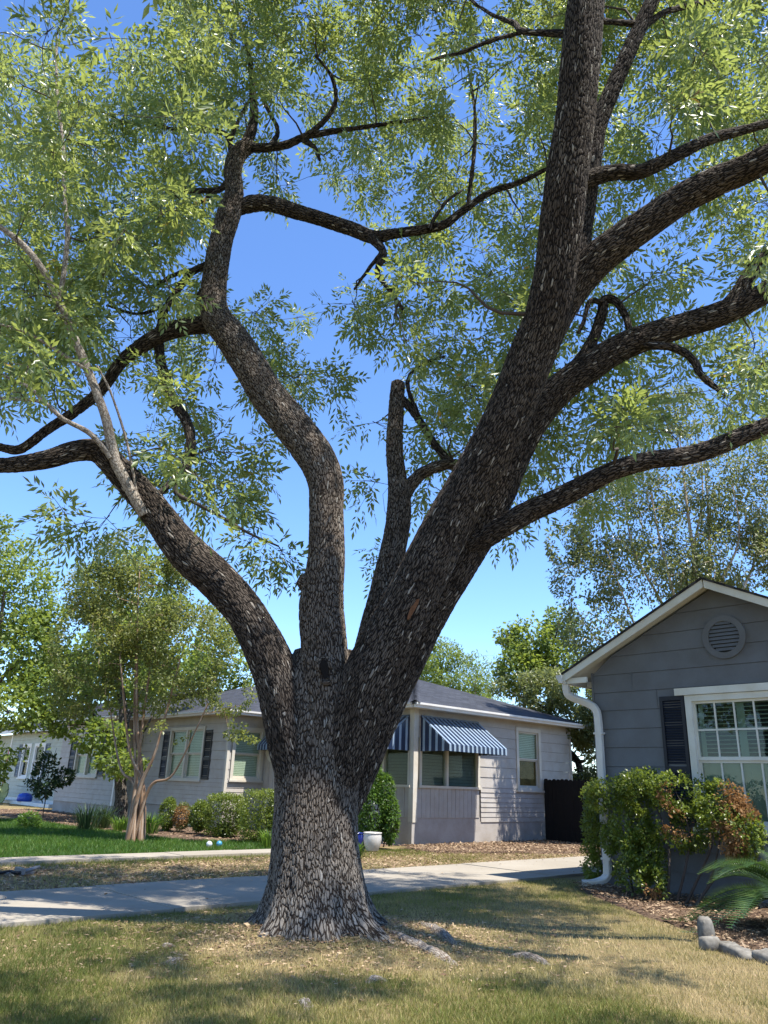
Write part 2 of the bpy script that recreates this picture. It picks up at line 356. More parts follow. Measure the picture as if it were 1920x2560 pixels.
# ------------------------------------------------------------------ ground
TREE = np.array([-.45, 8.3])
def terrain(xy):
    xy = np.asarray(xy, float); r2 = ((xy - TREE) ** 2).sum(-1)
    rel = xy - C0[:2]; q = rel @ E2[:2]
    lawn = np.clip((-6.1 - q) / .6, 0, 1)
    return .13 * np.exp(-r2 / .9) * lawn + (fbm(xy, .9) - .5) * .07 * lawn + (fbm(np.asarray(xy) + 50, 3.0) - .5) * .02
ax = np.unique(np.round(np.concatenate([[-600, -300, -150, -80, -50, -35], np.arange(-24, 16.01, .2), [25, 40, 80, 150, 300, 600]]), 3))
ay = np.unique(np.round(np.concatenate([[-300, -100, -40, -15, -5], np.arange(0, 42.01, .2), [50, 70, 110, 200, 400, 900]]), 3))
gx, gy = np.meshgrid(ax, ay); gxy = np.stack([gx, gy], -1).reshape(-1, 2)
gv = np.concatenate([gxy, terrain(gxy)[:, None]], 1)
ii = (np.arange(len(ay) - 1)[:, None] * len(ax) + np.arange(len(ax) - 1)[None]).ravel()
gq = np.stack([ii, ii + 1, ii + 1 + len(ax), ii + len(ax)], -1)
tag(obj('ground', mesh_np('ground', gv, gq, smooth=True), M['ground']), kind='structure')

def pq_frame(): return Frame(C0, E1, E2)
PF = pq_frame()
def slab_strip(name, label, q0, q1, cuts, zt, cat=None):
    root = bpy.data.objects.new(name, None); COL.objects.link(root); tag(root, label, kind='structure')
    for a, b in zip(cuts[:-1], cuts[1:]):
        dz = rng.uniform(-.004, .004)
        v = PF.box(a + .006, b - .006, -.12, zt + dz, q0, q1)
        boxes('concrete_slab', [v], M['concrete'], root)
    return root
slab_strip('driveway', 'pale concrete driveway running between the two lawns', -5.85, -3.70, np.arange(-21.6, 4.9, 2.4), .045)
slab_strip('front_walk', 'narrow concrete front walk beside the green lawn', -.50, .25, np.arange(-20, -1.9, 1.5), .05)

def sheet(name, poly, mat, z=.02, amp=.03, step=.12, label=None):
    poly = np.array(poly); mn = poly.min(0); mx = poly.max(0)
    xs = np.arange(mn[0], mx[0] + step, step); ys = np.arange(mn[1], mx[1] + step, step)
    X, Y = np.meshgrid(xs, ys); pts = np.stack([X, Y], -1)
    inside = inpoly(pts.reshape(-1, 2), poly).reshape(X.shape)
    ed = np.full(X.shape, 9.0)
    for i in range(len(poly)):
        a, b = poly[i], poly[i - 1]; ab = b - a; t = np.clip(((pts - a) @ ab) / (ab @ ab), 0, 1); ed = np.minimum(ed, np.linalg.norm(pts - a - t[..., None] * ab, axis=-1))
    zz = terrain(pts) - .02 + (z + .02 + amp * (fbm(pts, 2.5))) * np.clip(ed / .3, 0, 1)
    v = np.concatenate([pts.reshape(-1, 2), zz.reshape(-1, 1)], 1)
    n = len(xs); ii = (np.arange(len(ys) - 1)[:, None] * n + np.arange(n - 1)[None])
    ok = inside[:-1, :-1] & inside[1:, 1:] & inside[1:, :-1] & inside[:-1, 1:]; ii = ii[ok]
    o = obj(name, mesh_np(name, v, np.stack([ii, ii + 1, ii + 1 + n, ii + n], -1), smooth=True), mat)
    tag(o, label, kind='structure'); return o
def inpoly(p, poly):
    x, y = p[:, 0], p[:, 1]; r = np.zeros(len(p), bool); n = len(poly)
    for i in range(n):
        a, b = poly[i], poly[i - 1]
        c = ((a[1] > y) != (b[1] > y)); xi = (b[0] - a[0]) * (y - a[1]) / (b[1] - a[1] + 1e-12) + a[0]
        r ^= c & (x < xi)
    return r
def pq(*pts): return [tuple(LQ(p, q)[:2]) for p, q in pts]
bed_right = pq((-.6, -.05), (-.9, -1.6), (1.0, -2.4), (3.2, -3.2), (5.6, -3.6), (5.9, -.0), (0, 0))
bed_left = pq((-4.4, 3.0), (-4.9, 8), (-5.0, 12), (-4.6, 19.5), (-1.9, 19), (-1.3, 6.4), (-.2, 6.4), (0, 0.3), (-1.8, .3), (-2.2, 2.2))
bed_gray = [(3.2, 13.3), (3.05, 12.2), (3.2, 11.0), (3.35, 9.8), (3.5, 8.7), (3.62, 7.6), (3.8, 6.2), (8.5, 6.2), (8.5, 8.5), (3.7, 13.1)]
sheet('side_bed', bed_right, M['mulch'], .02, .07, .12, 'strip of leafy mulch along the pale side wall')
sheet('front_bed', bed_left, M['mulch'], .02, .05, .12, 'mulched bed in front of the shuttered windows')
sheet('mulch_bed', bed_gray, M['mulch'], .02, .07, .1, 'brown mulch bed below the gray gable wall')

# ------------------------------------------------------------------ house building blocks
def boards(parent, fr, rows, s0, s1, opens=(), mat=None, out=.018, name='siding_board', clip=None):
    for (z0, z1) in rows:
        segs = [(s0, s1, z0, z1)]
        for (a, b, c, d) in opens:
            new = []
            for (p, q, u, v) in segs:
                if b <= p or a >= q or d <= u or c >= v: new.append((p, q, u, v)); continue
                if p < a: new.append((p, a, u, v))
                if q > b: new.append((b, q, u, v))
                x, y = max(p, a), min(q, b)
                if u < c - .01: new.append((x, y, u, c))
                if v > d + .01: new.append((x, y, d, v))
            segs = new
        for (p, q, u, v) in segs:
            w = rng.uniform(-.002, .002)
            vs = fr.box(p, q, u, v - .004, -.03, out + w, .004 + w)
            if clip:
                (l0, r0), (l1, r1) = clip(u), clip(v)
                if r0 - l0 < .02: continue
                A = [(max(p, l0), u), (min(q, r0), u), (min(q, max(r1, l1 + .005)), v - .004), (max(p, min(l1, r1 - .005)), v - .004)]
                if A[1][0] - A[0][0] < .01: continue
                (a0, b0), (a1, b1), (a2, b2), (a3, b3) = A
                vs = [fr.at(a0, b0, -.03), fr.at(a1, b1, -.03), fr.at(a1, b1, out), fr.at(a0, b0, out), fr.at(a3, b3, -.03), fr.at(a2, b2, -.03), fr.at(a2, b2, .004), fr.at(a3, b3, .004)]
            boxes(name, [vs], mat, parent)
def window(parent, fr, s0, s1, z0, z1, cw=.09, units=1, mid=None, trim='ntrim', blind='blind', low=None, gap=.07, sill=True, slat=.05):
    w = boxes('window', [fr.box(s0, s0 + cw, z0, z1, -.10, .040), fr.box(s1 - cw, s1, z0, z1, -.10, .040), fr.box(s0 + cw, s1 - cw, z1 - cw, z1, -.10, .038), fr.box(s0 + cw, s1 - cw, z0, z0 + cw * .6, -.10, .038)], M[trim], parent)
    if sill: boxes('sill', [fr.box(s0 - .04, s1 + .04, z0 - .05, z0, -.02, .085)], M[trim], w)
    a, b, c, d = s0 + cw, s1 - cw, z0 + cw * .6, z1 - cw
    uw = (b - a - gap * (units - 1)) / units
    for k in range(units):
        x0 = a + k * (uw + gap); x1 = x0 + uw; zm = mid or (c + d) / 2; t = .045
        if k: boxes('mullion', [fr.box(x0 - gap, x0, c, d, -.10, .036)], M[trim], w)
        boxes('sash', [fr.box(x0, x0 + t, zm, d, -.045, -.012), fr.box(x1 - t, x1, zm, d, -.045, -.012), fr.box(x0 + t, x1 - t, d - t, d, -.045, -.012), fr.box(x0 + t, x1 - t, zm, zm + t * .8, -.045, -.010)], M[trim], w)
        boxes('sash', [fr.box(x0, x0 + t, c, zm - .002, -.085, -.05), fr.box(x1 - t, x1, c, zm - .002, -.085, -.05), fr.box(x0 + t, x1 - t, c, c + t * 1.3, -.085, -.05), fr.box(x0 + t, x1 - t, zm - t * .8, zm - .002, -.085, -.052)], M[trim], w)
        boxes('pane', [fr.box(x0 + t, x1 - t, zm + t * .8, d - t, -.032, -.028)], M['screen'], w)
        boxes('pane', [fr.box(x0 + t, x1 - t, c + t * 1.3, zm - t * .8, -.070, -.066)], M['screen'], w)
        if blind:
            bl = [fr.box(x0 + .01, x1 - .01, z, z + slat * .86, -.100, -.094) for z in np.arange(c + .03, d - .02, slat) if not (low and z < zm)]
            tag(boxes('blind', bl, M[blind], w), kind='stuff')
        if low: boxes('curtain', [fr.box(x0 + .01, x1 - .01, c + .01, zm, -.100, -.092)], M[low], w)
    return w
def shutter(parent, fr, s0, s1, z0, z1, mat, slat=.045, single=True, out=.04):
    t = .05; zm = z0 + (z1 - z0) * .42
    sh = boxes('shutter', [fr.box(s0, s0 + t, z0, z1, .006, out), fr.box(s1 - t, s1, z0, z1, .006, out), fr.box(s0 + t, s1 - t, z0, z0 + t * 1.3, .006, out - .002), fr.box(s0 + t, s1 - t, z1 - t * 1.3, z1, .006, out - .002), fr.box(s0 + t, s1 - t, zm - t, zm + t, .006, out - .002), fr.box(s0 + t, s1 - t, z0, z1, .006, .012)], mat, parent)
    zs = [z for z in np.arange(z0 + t * 1.4, z1 - t * 1.4, slat) if abs(z - zm) > t + slat * .4]
    if single:
        for z in zs: boxes('slat', [fr.box(s0 + t, s1 - t, z, z + slat * .75, .012, out - .006, .016)], mat, sh)
    else:
        tag(boxes('slats', [fr.box(s0 + t, s1 - t, z, z + slat * .75, .012, out - .006, .016) for z in zs], mat, sh), kind='stuff')
def hip_roof(parent, p0, p1, q0, q1, ze, slope, mat, name='roof', thick=.05, ridge_q=True):
    hp = (p1 - p0) / 2; zr = ze + hp * slope
    A, B, C, D = LQ(p0, q0, ze), LQ(p1, q0, ze), LQ(p1, q1, ze), LQ(p0, q1, ze)
    R1, R2 = LQ(p0 + hp, q0 + hp, zr), LQ(p0 + hp, q1 - hp, zr)
    v, q, t, b = [], [], [], []
    def face(pts, u0):
        k = len(v); e = (pts[1] - pts[0]) / np.linalg.norm(pts[1] - pts[0]); n = np.cross(e, pts[2] - pts[0]); n /= np.linalg.norm(n); w = np.cross(n, e)
        for x in pts: v.append(x); b.append([(x - pts[0]) @ e + u0, (x - pts[0]) @ w, 0])
        (q if len(pts) == 4 else t).append(list(range(k, k + len(pts))))
    face([B, A, R1], 3.1); face([A, D, R2, R1], 0); face([D, C, R2], 7.7); face([C, B, R1, R2], 11.3)
    dz = EZ * thick
    for X, Y in ((A, B), (B, C), (C, D), (D, A)): face([X - dz, Y - dz, Y, X], 0)
    face([A - dz, D - dz, C - dz, B - dz], 0)
    return obj(name, mesh_np(name, np.array(v), np.array(q), np.array(t) if t else None, {'bark': np.array(b)}), mat, parent)
def lathe(name, prof, center, mat, parent=None, seg=28):
    prof = np.array(prof); a = np.linspace(0, 2 * np.pi, seg, endpoint=False)
    v = np.stack([prof[:, 0][:, None] * np.cos(a), prof[:, 0][:, None] * np.sin(a), np.broadcast_to(prof[:, 1][:, None], (len(prof), seg))], -1).reshape(-1, 3) + center
    i = np.arange(len(prof) - 1)[:, None] * seg; j = np.arange(seg)[None]; j2 = (j + 1) % seg
    return obj(name, mesh_np(name, v, np.stack([i + j, i + j2, i + seg + j2, i + seg + j], -1).reshape(-1, 4), smooth=True), mat, parent)
def sweep_rect(name, pts, wdir, w, d, mat, parent=None):
    p = catmull(pts, 6); t = np.gradient(p, axis=0); t /= np.linalg.norm(t, axis=1)[:, None]
    V = []
    for i in range(len(p)):
        b = np.cross(t[i], wdir); b /= np.linalg.norm(b); a = np.cross(b, t[i])
        for (x, y) in ((-1, -.75), (-.75, -1), (.75, -1), (1, -.75), (1, .75), (.75, 1), (-.75, 1), (-1, .75)): V.append(p[i] + a * x * w / 2 + b * y * d / 2)
    seg = 8; n = len(p); i = np.arange(n - 1)[:, None] * seg; j = np.arange(seg)[None]; j2 = (j + 1) % seg
    q = np.stack([i + j, i + j2, i + seg + j2, i + seg + j], -1).reshape(-1, 4)
    me = mesh_np(name, np.array(V), q); return obj(name, me, mat, parent)

# ------------------------------------------------------------------ the pale bungalow across the driveway
bun = thing('bungalow', 'pale one-storey bungalow with dark shingled hip roof and blue striped awnings', 'house')
FR = Frame(C0, E1, -E2); FF = Frame(C0, E2, -E1)
LS = Frame(LQ(-1.37, 6.55), E1, -E2); LF = Frame(LQ(-1.37, 6.55), E2, -E1)
XS = Frame(LQ(-1.97, 12.65), E1, -E2); XF = Frame(LQ(-1.97, 12.65), E2, -E1)
boxes('wall', [PF.box(.13, 6.85, 0, 3.34, .13, 12), PF.box(-1.24, 6.8, 0, 3.338, 6.68, 13.5), PF.box(-1.84, 6.7, 0, 3.336, 12.78, 17.9)], M['core'], bun)
boxes('foundation', [PF.box(.004, 2.57, .5, .668, .004, 3.4), PF.box(-.0, 6.98, -.1, .56, .0, 6.6), PF.box(-1.36, 5, -.1, .54, 6.56, 12.8), PF.box(-1.95, 5, -.1, .42, 12.66, 17.95)], M['stucco'], bun)
wide = [(z, z + .27) for z in np.arange(1.43, 3.2, .27)]; narrow = [(z, z + .125) for z in np.arange(.555, 1.42, .125)]
# right side wall
boards(bun, FR, wide, 2.56, 6.94, [(4.19, 5.38, 1.40, 3.13)], M['nsiding'])
boards(bun, FR, narrow, 2.60, 5.46, [(4.19, 5.38, 1.40, 3.13)], M['nsiding'])
boards(bun, FR, [(.555, 1.43)], 5.46, 6.94, (), M['nsiding'])
boards(bun, FR, [(2.58, 2.85), (2.85, 3.12), (3.12, 3.33)], .12, 2.56, (), M['nsiding'])
window(bun, FR, 4.19, 5.38, 1.40, 3.13, .11, 1, 2.24, 'ntrim', 'blind', 'curtain')
boxes('corner_board', [FR.box(6.90, 6.985, .55, 3.33, -.05, .03)], M['ntrim'], bun)
boxes('corner_post', [FR.box(-.03, .13, .56, 3.33, -.13, .03)], M['ntrim'], bun)
boxes('corner_post', [FR.box(-.035, .10, -.05, .575, -.10, .012)], M['nsiding'], bun)
def porch_window(fr, s0, s1, z0, z1, mulls):
    w = boxes('porch_window', [fr.box(s0, s0 + .08, z0, z1, -.10, .03), fr.box(s1 - .09, s1, z0, z1, -.10, .03), fr.box(s0, s1, z1 - .08, z1, -.10, .028)] + [fr.box(m - .04, m + .04, z0, z1, -.10, .026) for m in mulls], M['ntrim'], bun)
    boxes('sill', [fr.box(s0 - .03, s1 + .03, z0 - .06, z0, -.10, .07)], M['ntrim'], w)
    ed = [s0 + .08] + [x for m in mulls for x in (m - .04, m + .04)] + [s1 - .09]
    for a, b in zip(ed[::2], ed[1::2]):
        boxes('pane', [fr.box(a, b, z0, z1 - .08, -.05, -.046)], M['screen'], w)
        tag(boxes('louvre', [fr.box(a + .01, b - .01, z, z + .075, -.10, -.085, -.097) for z in np.arange(z0 + .01, z1 - .1, .08)], M['louvre'], w), kind='stuff')
porch_window(FR, .20, 2.56, 1.43, 2.58, [1.25])
porch_window(FF, .10, 3.2, 1.43, 2.58, [1.10, 2.15])
for k, s in enumerate(np.arange(.14, 2.54, .16)): boxes('skirt_board', [FR.box(s, s + .152, .665, 1.37, -.03, .012 + .003 * (k % 2))], M['nsiding'], bun)
for k, s in enumerate(np.arange(.02, 3.3, .30)):
    boxes('skirt_board', [FF.box(s, s + .292, .665, 1.37, -.03, .010)], M['nsiding'], bun)
    boxes('batten', [FF.box(s + .27, s + .315, .665, 1.37, .008, .030)], M['nsiding'], bun)
boards(bun, FF, [(2.58, 2.95), (2.95, 3.33)], .02, 3.4, (), M['nsiding'])
# entry wall with vertical boards, door and round window
for s in np.arange(3.4, 6.5, .22):
    if 3.7 < s < 4.7: boxes('wall_board', [FF.box(s, s + .21, 2.72, 3.33, -.05, .010)], M['nsiding'], bun); continue
    boxes('wall_board', [FF.box(s, s + .213, .56, 3.33, -.05, .010)], M['nsiding'], bun)
    boxes('batten', [FF.box(s - .022, s + .022, .56, 3.33, .008, .026)], M['nsiding'], bun)
dr = boxes('door', [FF.box(3.72, 4.84, .56, 2.70, -.09, -.04)], M['ntrim'], bun); boxes('handle', [FF.box(3.80, 3.84, 1.5, 1.64, -.04, .01)], M['metal'], dr)
def ring(name, fr, s, z, r0, r1, o0, o1, mat, parent, seg=40):
    a = np.linspace(0, 2 * np.pi, seg, endpoint=False); V = []
    for rr, oo in ((r0, o0), (r1, o0), (r1, o1), (r0, o1)): V += [fr.at(s + rr * math.cos(x), z + rr * math.sin(x), oo) for x in a]
    q = [[k * seg + j, k * seg + (j + 1) % seg, ((k + 1) % 4) * seg + (j + 1) % seg, ((k + 1) % 4) * seg + j] for k in range(4) for j in range(seg)]
    return obj(name, mesh_np(name, np.array(V), np.array(q)), mat, parent)
def disc(name, fr, s, z, r, o, mat, parent, seg=40):
    a = np.linspace(0, 2 * np.pi, seg, endpoint=False); V = [fr.at(s, z, o)] + [fr.at(s + r * math.cos(x), z + r * math.sin(x), o) for x in a]
    return obj(name, mesh_np(name, np.array(V), None, np.array([[0, 1 + j, 1 + (j + 1) % seg] for j in range(seg)])), mat, parent)
rw = ring('round_window', FF, 6.02, 2.39, .34, .46, .0, .055, M['ntrim'], bun); ring('sash', FF, 6.02, 2.39, .29, .345, .0, .04, M['ntrim'], rw); disc('pane', FF, 6.02, 2.39, .30, .032, M['glass'], rw); disc('backing', FF, 6.02, 2.39, .30, .028, M['core'], rw)
# left wing
boards(bun, LS, wide, .04, 1.36, [(.12, 1.30, 1.40, 2.95)], M['nsiding']); boards(bun, LS, narrow, .04, 1.36, [], M['nsiding'])
window(bun, LS, .14, 1.28, 1.40, 2.95, .10, 1, None, 'ntrim', 'blind')
boards(bun, LF, wide, .04, 6.1, [(1.37, 3.66, 1.36, 2.98)], M['nsiding']); boards(bun, LF, narrow, .04, 6.1, [], M['nsiding'])
boxes('corner_board', [LF.box(-.03, .07, .5, 3.33, -.06, .03)], M['ntrim'], bun)
window(bun, LF, 1.40, 3.63, 1.36, 2.98, .09, 2, None, 'ntrim', 'blind', gap=.10)
shutter(bun, LF, .92, 1.36, 1.38, 2.86, M['shutter2'], .05, False); shutter(bun, LF, 3.66, 4.08, 1.38, 2.88, M['shutter2'], .05, False)
boards(bun, XS, wide, .04, .6, [], M['nsiding']); boards(bun, XS, narrow, .04, .6, [], M['nsiding'])
boards(bun, XF, [(z, z + .20) for z in np.arange(1.42, 3.2, .2)], .04, 5.3, [(1.55, 3.75, 1.30, 2.90)], M['nsiding']); boards(bun, XF, [(z, z + .165) for z in np.arange(.42, 1.4, .165)], .04, 5.3, [(1.55, 3.75, 1.32, 2.90)], M['nsiding'])
window(bun, XF, 1.57, 3.73, 1.34, 2.90, .09, 2, None, 'ntrim', 'blind', gap=.10)
shutter(bun, XF, 1.02, 1.54, 1.36, 2.9, M['shutter2'], .05, False); shutter(bun, XF, 3.78, 4.32, 1.36, 2.9, M['shutter2'], .05, False)
boxes('corner_board', [XF.box(-.03, .08, .42, 3.33, -.06, .03)], M['white'], bun)
# roof, gutters, soffits
rf = hip_roof(bun, -.47, 7.45, -.47, 13.5, 3.40, .33, M['shingle'])
# hip cap shingles on the visible hip
hip0 = LQ(-.47, -.47, 3.40); hip1 = LQ(3.49, 3.49, 3.40 + 3.96 * .33); hd = hip1 - hip0; side = np.cross(hd / np.linalg.norm(hd), EZ)
for k in range(24):
    a = hip0 + hd * (k / 24.); b2 = hip0 + hd * ((k + 1.25) / 24.) + EZ * -.004
    v = [a - side * .15 - EZ * .025, b2 - side * .15 - EZ * .025, b2 + EZ * .032, a + EZ * .052, a + side * .15 - EZ * .025, b2 + side * .15 - EZ * .025]
    obj('hip_shingle', mesh_np('hip_shingle', np.array(v), np.array([[0, 1, 2, 3], [3, 2, 5, 4]]), None, {'bark': np.array(v) * .3}), M['shingle'], rf)
hip_roof(bun, -1.84, 7.2, 6.08, 17.0, 3.402, .33, M['shingle']); hip_roof(bun, -2.44, 6.8, 12.18, 18.4, 3.404, .33, M['shingle'])
def gutter(fr, s0, s1, o0=.40):
    pr = [(o0, 3.27), (o0 + .075, 3.27), (o0 + .085, 3.31), (o0 + .12, 3.345), (o0 + .12, 3.395), (o0, 3.395)]
    poly_prism('gutter', [fr.at(s0, z, o) for o, z in pr], [fr.at(s1, z, o) for o, z in pr], M['gutter'], bun)
gutter(FR, -.44, 7.5); gutter(FF, -.37, 6.1); gutter(LS, -.44, .93); gutter(LF, -.37, 5.75); gutter(XS, -.44, .2); gutter(XF, -.37, 5.8)
boxes('soffit', [PF.box(-.40, 7.4, 3.285, 3.34, -.40, 6.5), PF.box(-1.77, 6, 3.283, 3.338, 6.16, 12.5), PF.box(-2.37, 6, 3.281, 3.336, 12.26, 18.3)], M['nsoffit'], bun)
boxes('downspout', [LF.box(5.62, 5.70, .3, 3.27, .02, .08)], M['gutter'], bun)
# awnings: folded metal strips, pale and navy
def awning(fr, s0, s1, zt, zf, out, val, n, sides=True):
    root = boxes('awning', [fr.box(s0, s1, zt - .02, zt + .03, .018, .05)], M['navy'], bun)
    w = (s1 - s0) / n
    for k in range(n):
        a, b = s0 + k * w, s0 + (k + 1) * w; up = .014 if k % 2 == 0 else 0; m = M['awnlight'] if k % 2 == 0 else M['navy']
        if k % 2 == 0: a += w * .1; b -= w * .1
        else: a -= w * .12; b += w * .12
        def L4(o, z): return [(o, z)]
        prof = [(.03, zt + up), (out + up, zf + val + up), (out + up + .004, zf), (out + up - .008, zf), (out + up - .012, zf + val + up - .012), (.03, zt + up - .014)]
        poly_prism('awning_strip', [fr.at(a, z, o) for o, z in prof], [fr.at(b, z, o) for o, z in prof], m, root)
    if sides:
        ns = max(6, int(out / .075))
        for sgn, sx in ((-1, s0), (1, s1)):
            for k in range(ns):
                o0, o1 = .03 + (out - .03) * k / ns, .03 + (out - .03) * (k + 1) / ns
                z0, z1 = zt + (zf + val - zt) * (o0 - .03) / (out - .03), zt + (zf + val - zt) * (o1 - .03) / (out - .03)
                th = .012 if k % 3 == 1 else .006; m = M['awnlight'] if k % 3 == 1 else M['navy']
                P1 = [fr.at(sx, zf, o0), fr.at(sx, zf, o1), fr.at(sx, z1, o1), fr.at(sx, z0, o0)]; d = fr.dr * sgn * th
                poly_prism('awning_side_strip', P1, [p + d for p in P1], m, root)
awning(FR, .22, 2.50, 3.11, 2.25, 1.0, .15, 27); awning(FF, .14, 3.2, 3.11, 2.25, 1.0, .15, 35)
awning(FF, 5.60, 6.42, 2.84, 2.30, .40, .14, 11)

# ------------------------------------------------------------------ fence
fen = thing('wood_fence', 'black-brown dog-eared board fence between the two houses', 'fence')
FE = Frame(LQ(5.45, -.04), -E2, -E1)
for k in range(30):
    s = .02 + k * .142; h = 1.73 + rng.uniform(-.015, .012); j = rng.uniform(-.006, .006); c = .035
    pr = [(s, -.06), (s + .136, -.06), (s + .136, h - c), (s + .136 - c, h), (s + c, h), (s, h - c)]
    poly_prism('fence_board', [FE.at(a, z, .0 + j) for a, z in pr], [FE.at(a, z, .02 + j) for a, z in pr], M['fence'], fen)
for z in (.3, 1.35): boxes('rail', [FE.box(0, 4.26, z, z + .09, -.05, -.012)], M['fence'], fen)
for s in (.02, 2.2, 4.1): boxes('post', [FE.box(s, s + .09, -.1, 1.66, -.15, -.055)], M['fence'], fen)

# ------------------------------------------------------------------ gray gable house
gh = thing('gable_house', 'dark blue-gray gabled house with round vent and black shutter', 'house')
W0 = G(1512, 2222); W0[2] = 0
GF = Frame(W0, -E2, -E1); GW = 4.36; SL = .483
poly_prism('wall', [GF.at(.1, 0, -.11), GF.at(GW - .1, 0, -.11), GF.at(GW - .1, 3.30, -.11), GF.at(GW / 2, 4.32, -.11), GF.at(.1, 3.30, -.11)], [GF.at(.1, 0, -9), GF.at(GW - .1, 0, -9), GF.at(GW - .1, 3.30, -9), GF.at(GW / 2, 4.32, -9), GF.at(.1, 3.30, -9)], M['core'], gh)
boxes('foundation', [GF.box(.03, GW - .03, -.1, .36, -.4, -.015)], M['gfound'], gh)
GS = Frame(W0, E1, E2)
rows = [(z, z + .29) for z in np.arange(.355, 4.4, .29)]
boards(gh, GF, rows, 0, GW, [(1.60, 3.3, 1.0, 2.86)], M['gsiding'], .016, clip=lambda z: (max(0, (z - 3.37) / SL), min(GW, GW - (z - 3.37) / SL)))
boards(gh, GS, rows[:10], .03, 8.9, [], M['gsiding'], .016)
boxes('corner_board', [GF.box(-.012, .02, .355, 3.3, -.05, .022)], M['gsiding'], gh)
for sx, z, dz in ((1.13, 2.68, .29), (.72, 2.97, .29), (2.9, 3.26, .29)):
    boxes('joint_cover', [GF.box(sx, sx + .012, z + .01, z + dz - .01, .004, .019)], M['gsiding'], gh)
# roof: two slopes with shingle edge, rake boards, soffit
OV = .28
def zr(s): return 3.475 + SL * (s if s < GW / 2 else GW - s)
for a, b in ((-.42, GW / 2), (GW / 2, GW + .42)):
    pr = [(a, zr(a)), (b, zr(b)), (b, zr(b) + .035), (a, zr(a) + .035)]
    o_ = poly_prism('roof', [GF.at(s, z, OV + .02) for s, z in pr], [GF.at(s, z, -9.3) for s, z in pr], M['shingle2'], gh)
    at = o_.data.attributes.new('bark', 'FLOAT_VECTOR', 'POINT'); at.data.foreach_set('vector', np.array([[(v.co - Vector(GF.p0)) @ Vector(E1), (v.co - Vector(GF.p0)) @ Vector(-E2), 0] for v in o_.data.vertices], np.float32).ravel())
    pr = [(a + .02, zr(a + .02) - .125), (b, zr(b) - .125), (b, zr(b) - .003), (a + .02, zr(a + .02) - .003)]
    poly_prism('rake_board', [GF.at(s, z, OV - .03) for s, z in pr], [GF.at(s, z, OV) for s, z in pr], M['gtrim'], gh)
    pr = [(a + .02, zr(a + .02) - .07), (b, zr(b) - .07), (b, zr(b) - .045), (a + .02, zr(a + .02) - .045)]
    poly_prism('soffit', [GF.at(s, z, .0) for s, z in pr], [GF.at(s, z, OV - .032) for s, z in pr], M['gtrim'], gh)
    pr = [(a, zr(a) - .045), (b, zr(b) - .045), (b, zr(b) - .008), (a, zr(a) - .008)]
    poly_prism('roof_deck', [GF.at(s, z, OV - .04) for s, z in pr], [GF.at(s, z, -9.2) for s, z in pr], M['gtrim'], gh)
for o in np.arange(.22, -8, -.6): boxes('rafter_tail', [GF.box(-.36, .02, 3.13, 3.22, o - .04, o)], M['gtrim'], gh)
pr = [(-.40, 3.14), (-.47, 3.14), (-.485, 3.19), (-.52, 3.225), (-.52, 3.275), (-.40, 3.275)]
poly_prism('gutter', [GF.at(s, z, OV + .03) for s, z in pr], [GF.at(s, z, -9.2) for s, z in pr], M['gutter'], gh)
boxes('fascia', [GF.box(-.40, -.375, 3.12, 3.265, -9.1, OV - .01)], M['gtrim'], gh)
ds = sweep_rect('downspout', [GF.at(-.42, 3.16, .16), GF.at(-.42, 3.04, .16), GF.at(-.36, 2.93, .15), GF.at(-.06, 2.80, .09), GF.at(.07, 2.70, .075), GF.at(.105, 2.55, .07), GF.at(.11, 2.2, .07), GF.at(.11, 1.5, .07), GF.at(.11, .8, .07), GF.at(.11, .30, .07), GF.at(.09, .17, .10), GF.at(-.02, .10, .20), GF.at(-.18, .075, .34)], -E2, .115, .085, M['gutter'], gh)
for z in (2.3, .42): boxes('strap', [GF.box(.03, .19, z, z + .03, .02, .118)], M['gutter'], gh)
rv = ring('gable_vent', GF, 2.31, 3.665, .235, .325, .005, .05, M['gsiding'], gh, 48); disc('backing', GF, 2.31, 3.665, .24, .021, M['core'], rv)
for k in range(8):
    z = 3.665 - .235 + .03 + k * .056; hw = math.sqrt(max(0, .236 ** 2 - (z + .02 - 3.665) ** 2))
    boxes('louver', [GF.box(2.31 - hw, 2.31 + hw, z, z + .045, .022, .046, .026)], M['gsiding'], rv)
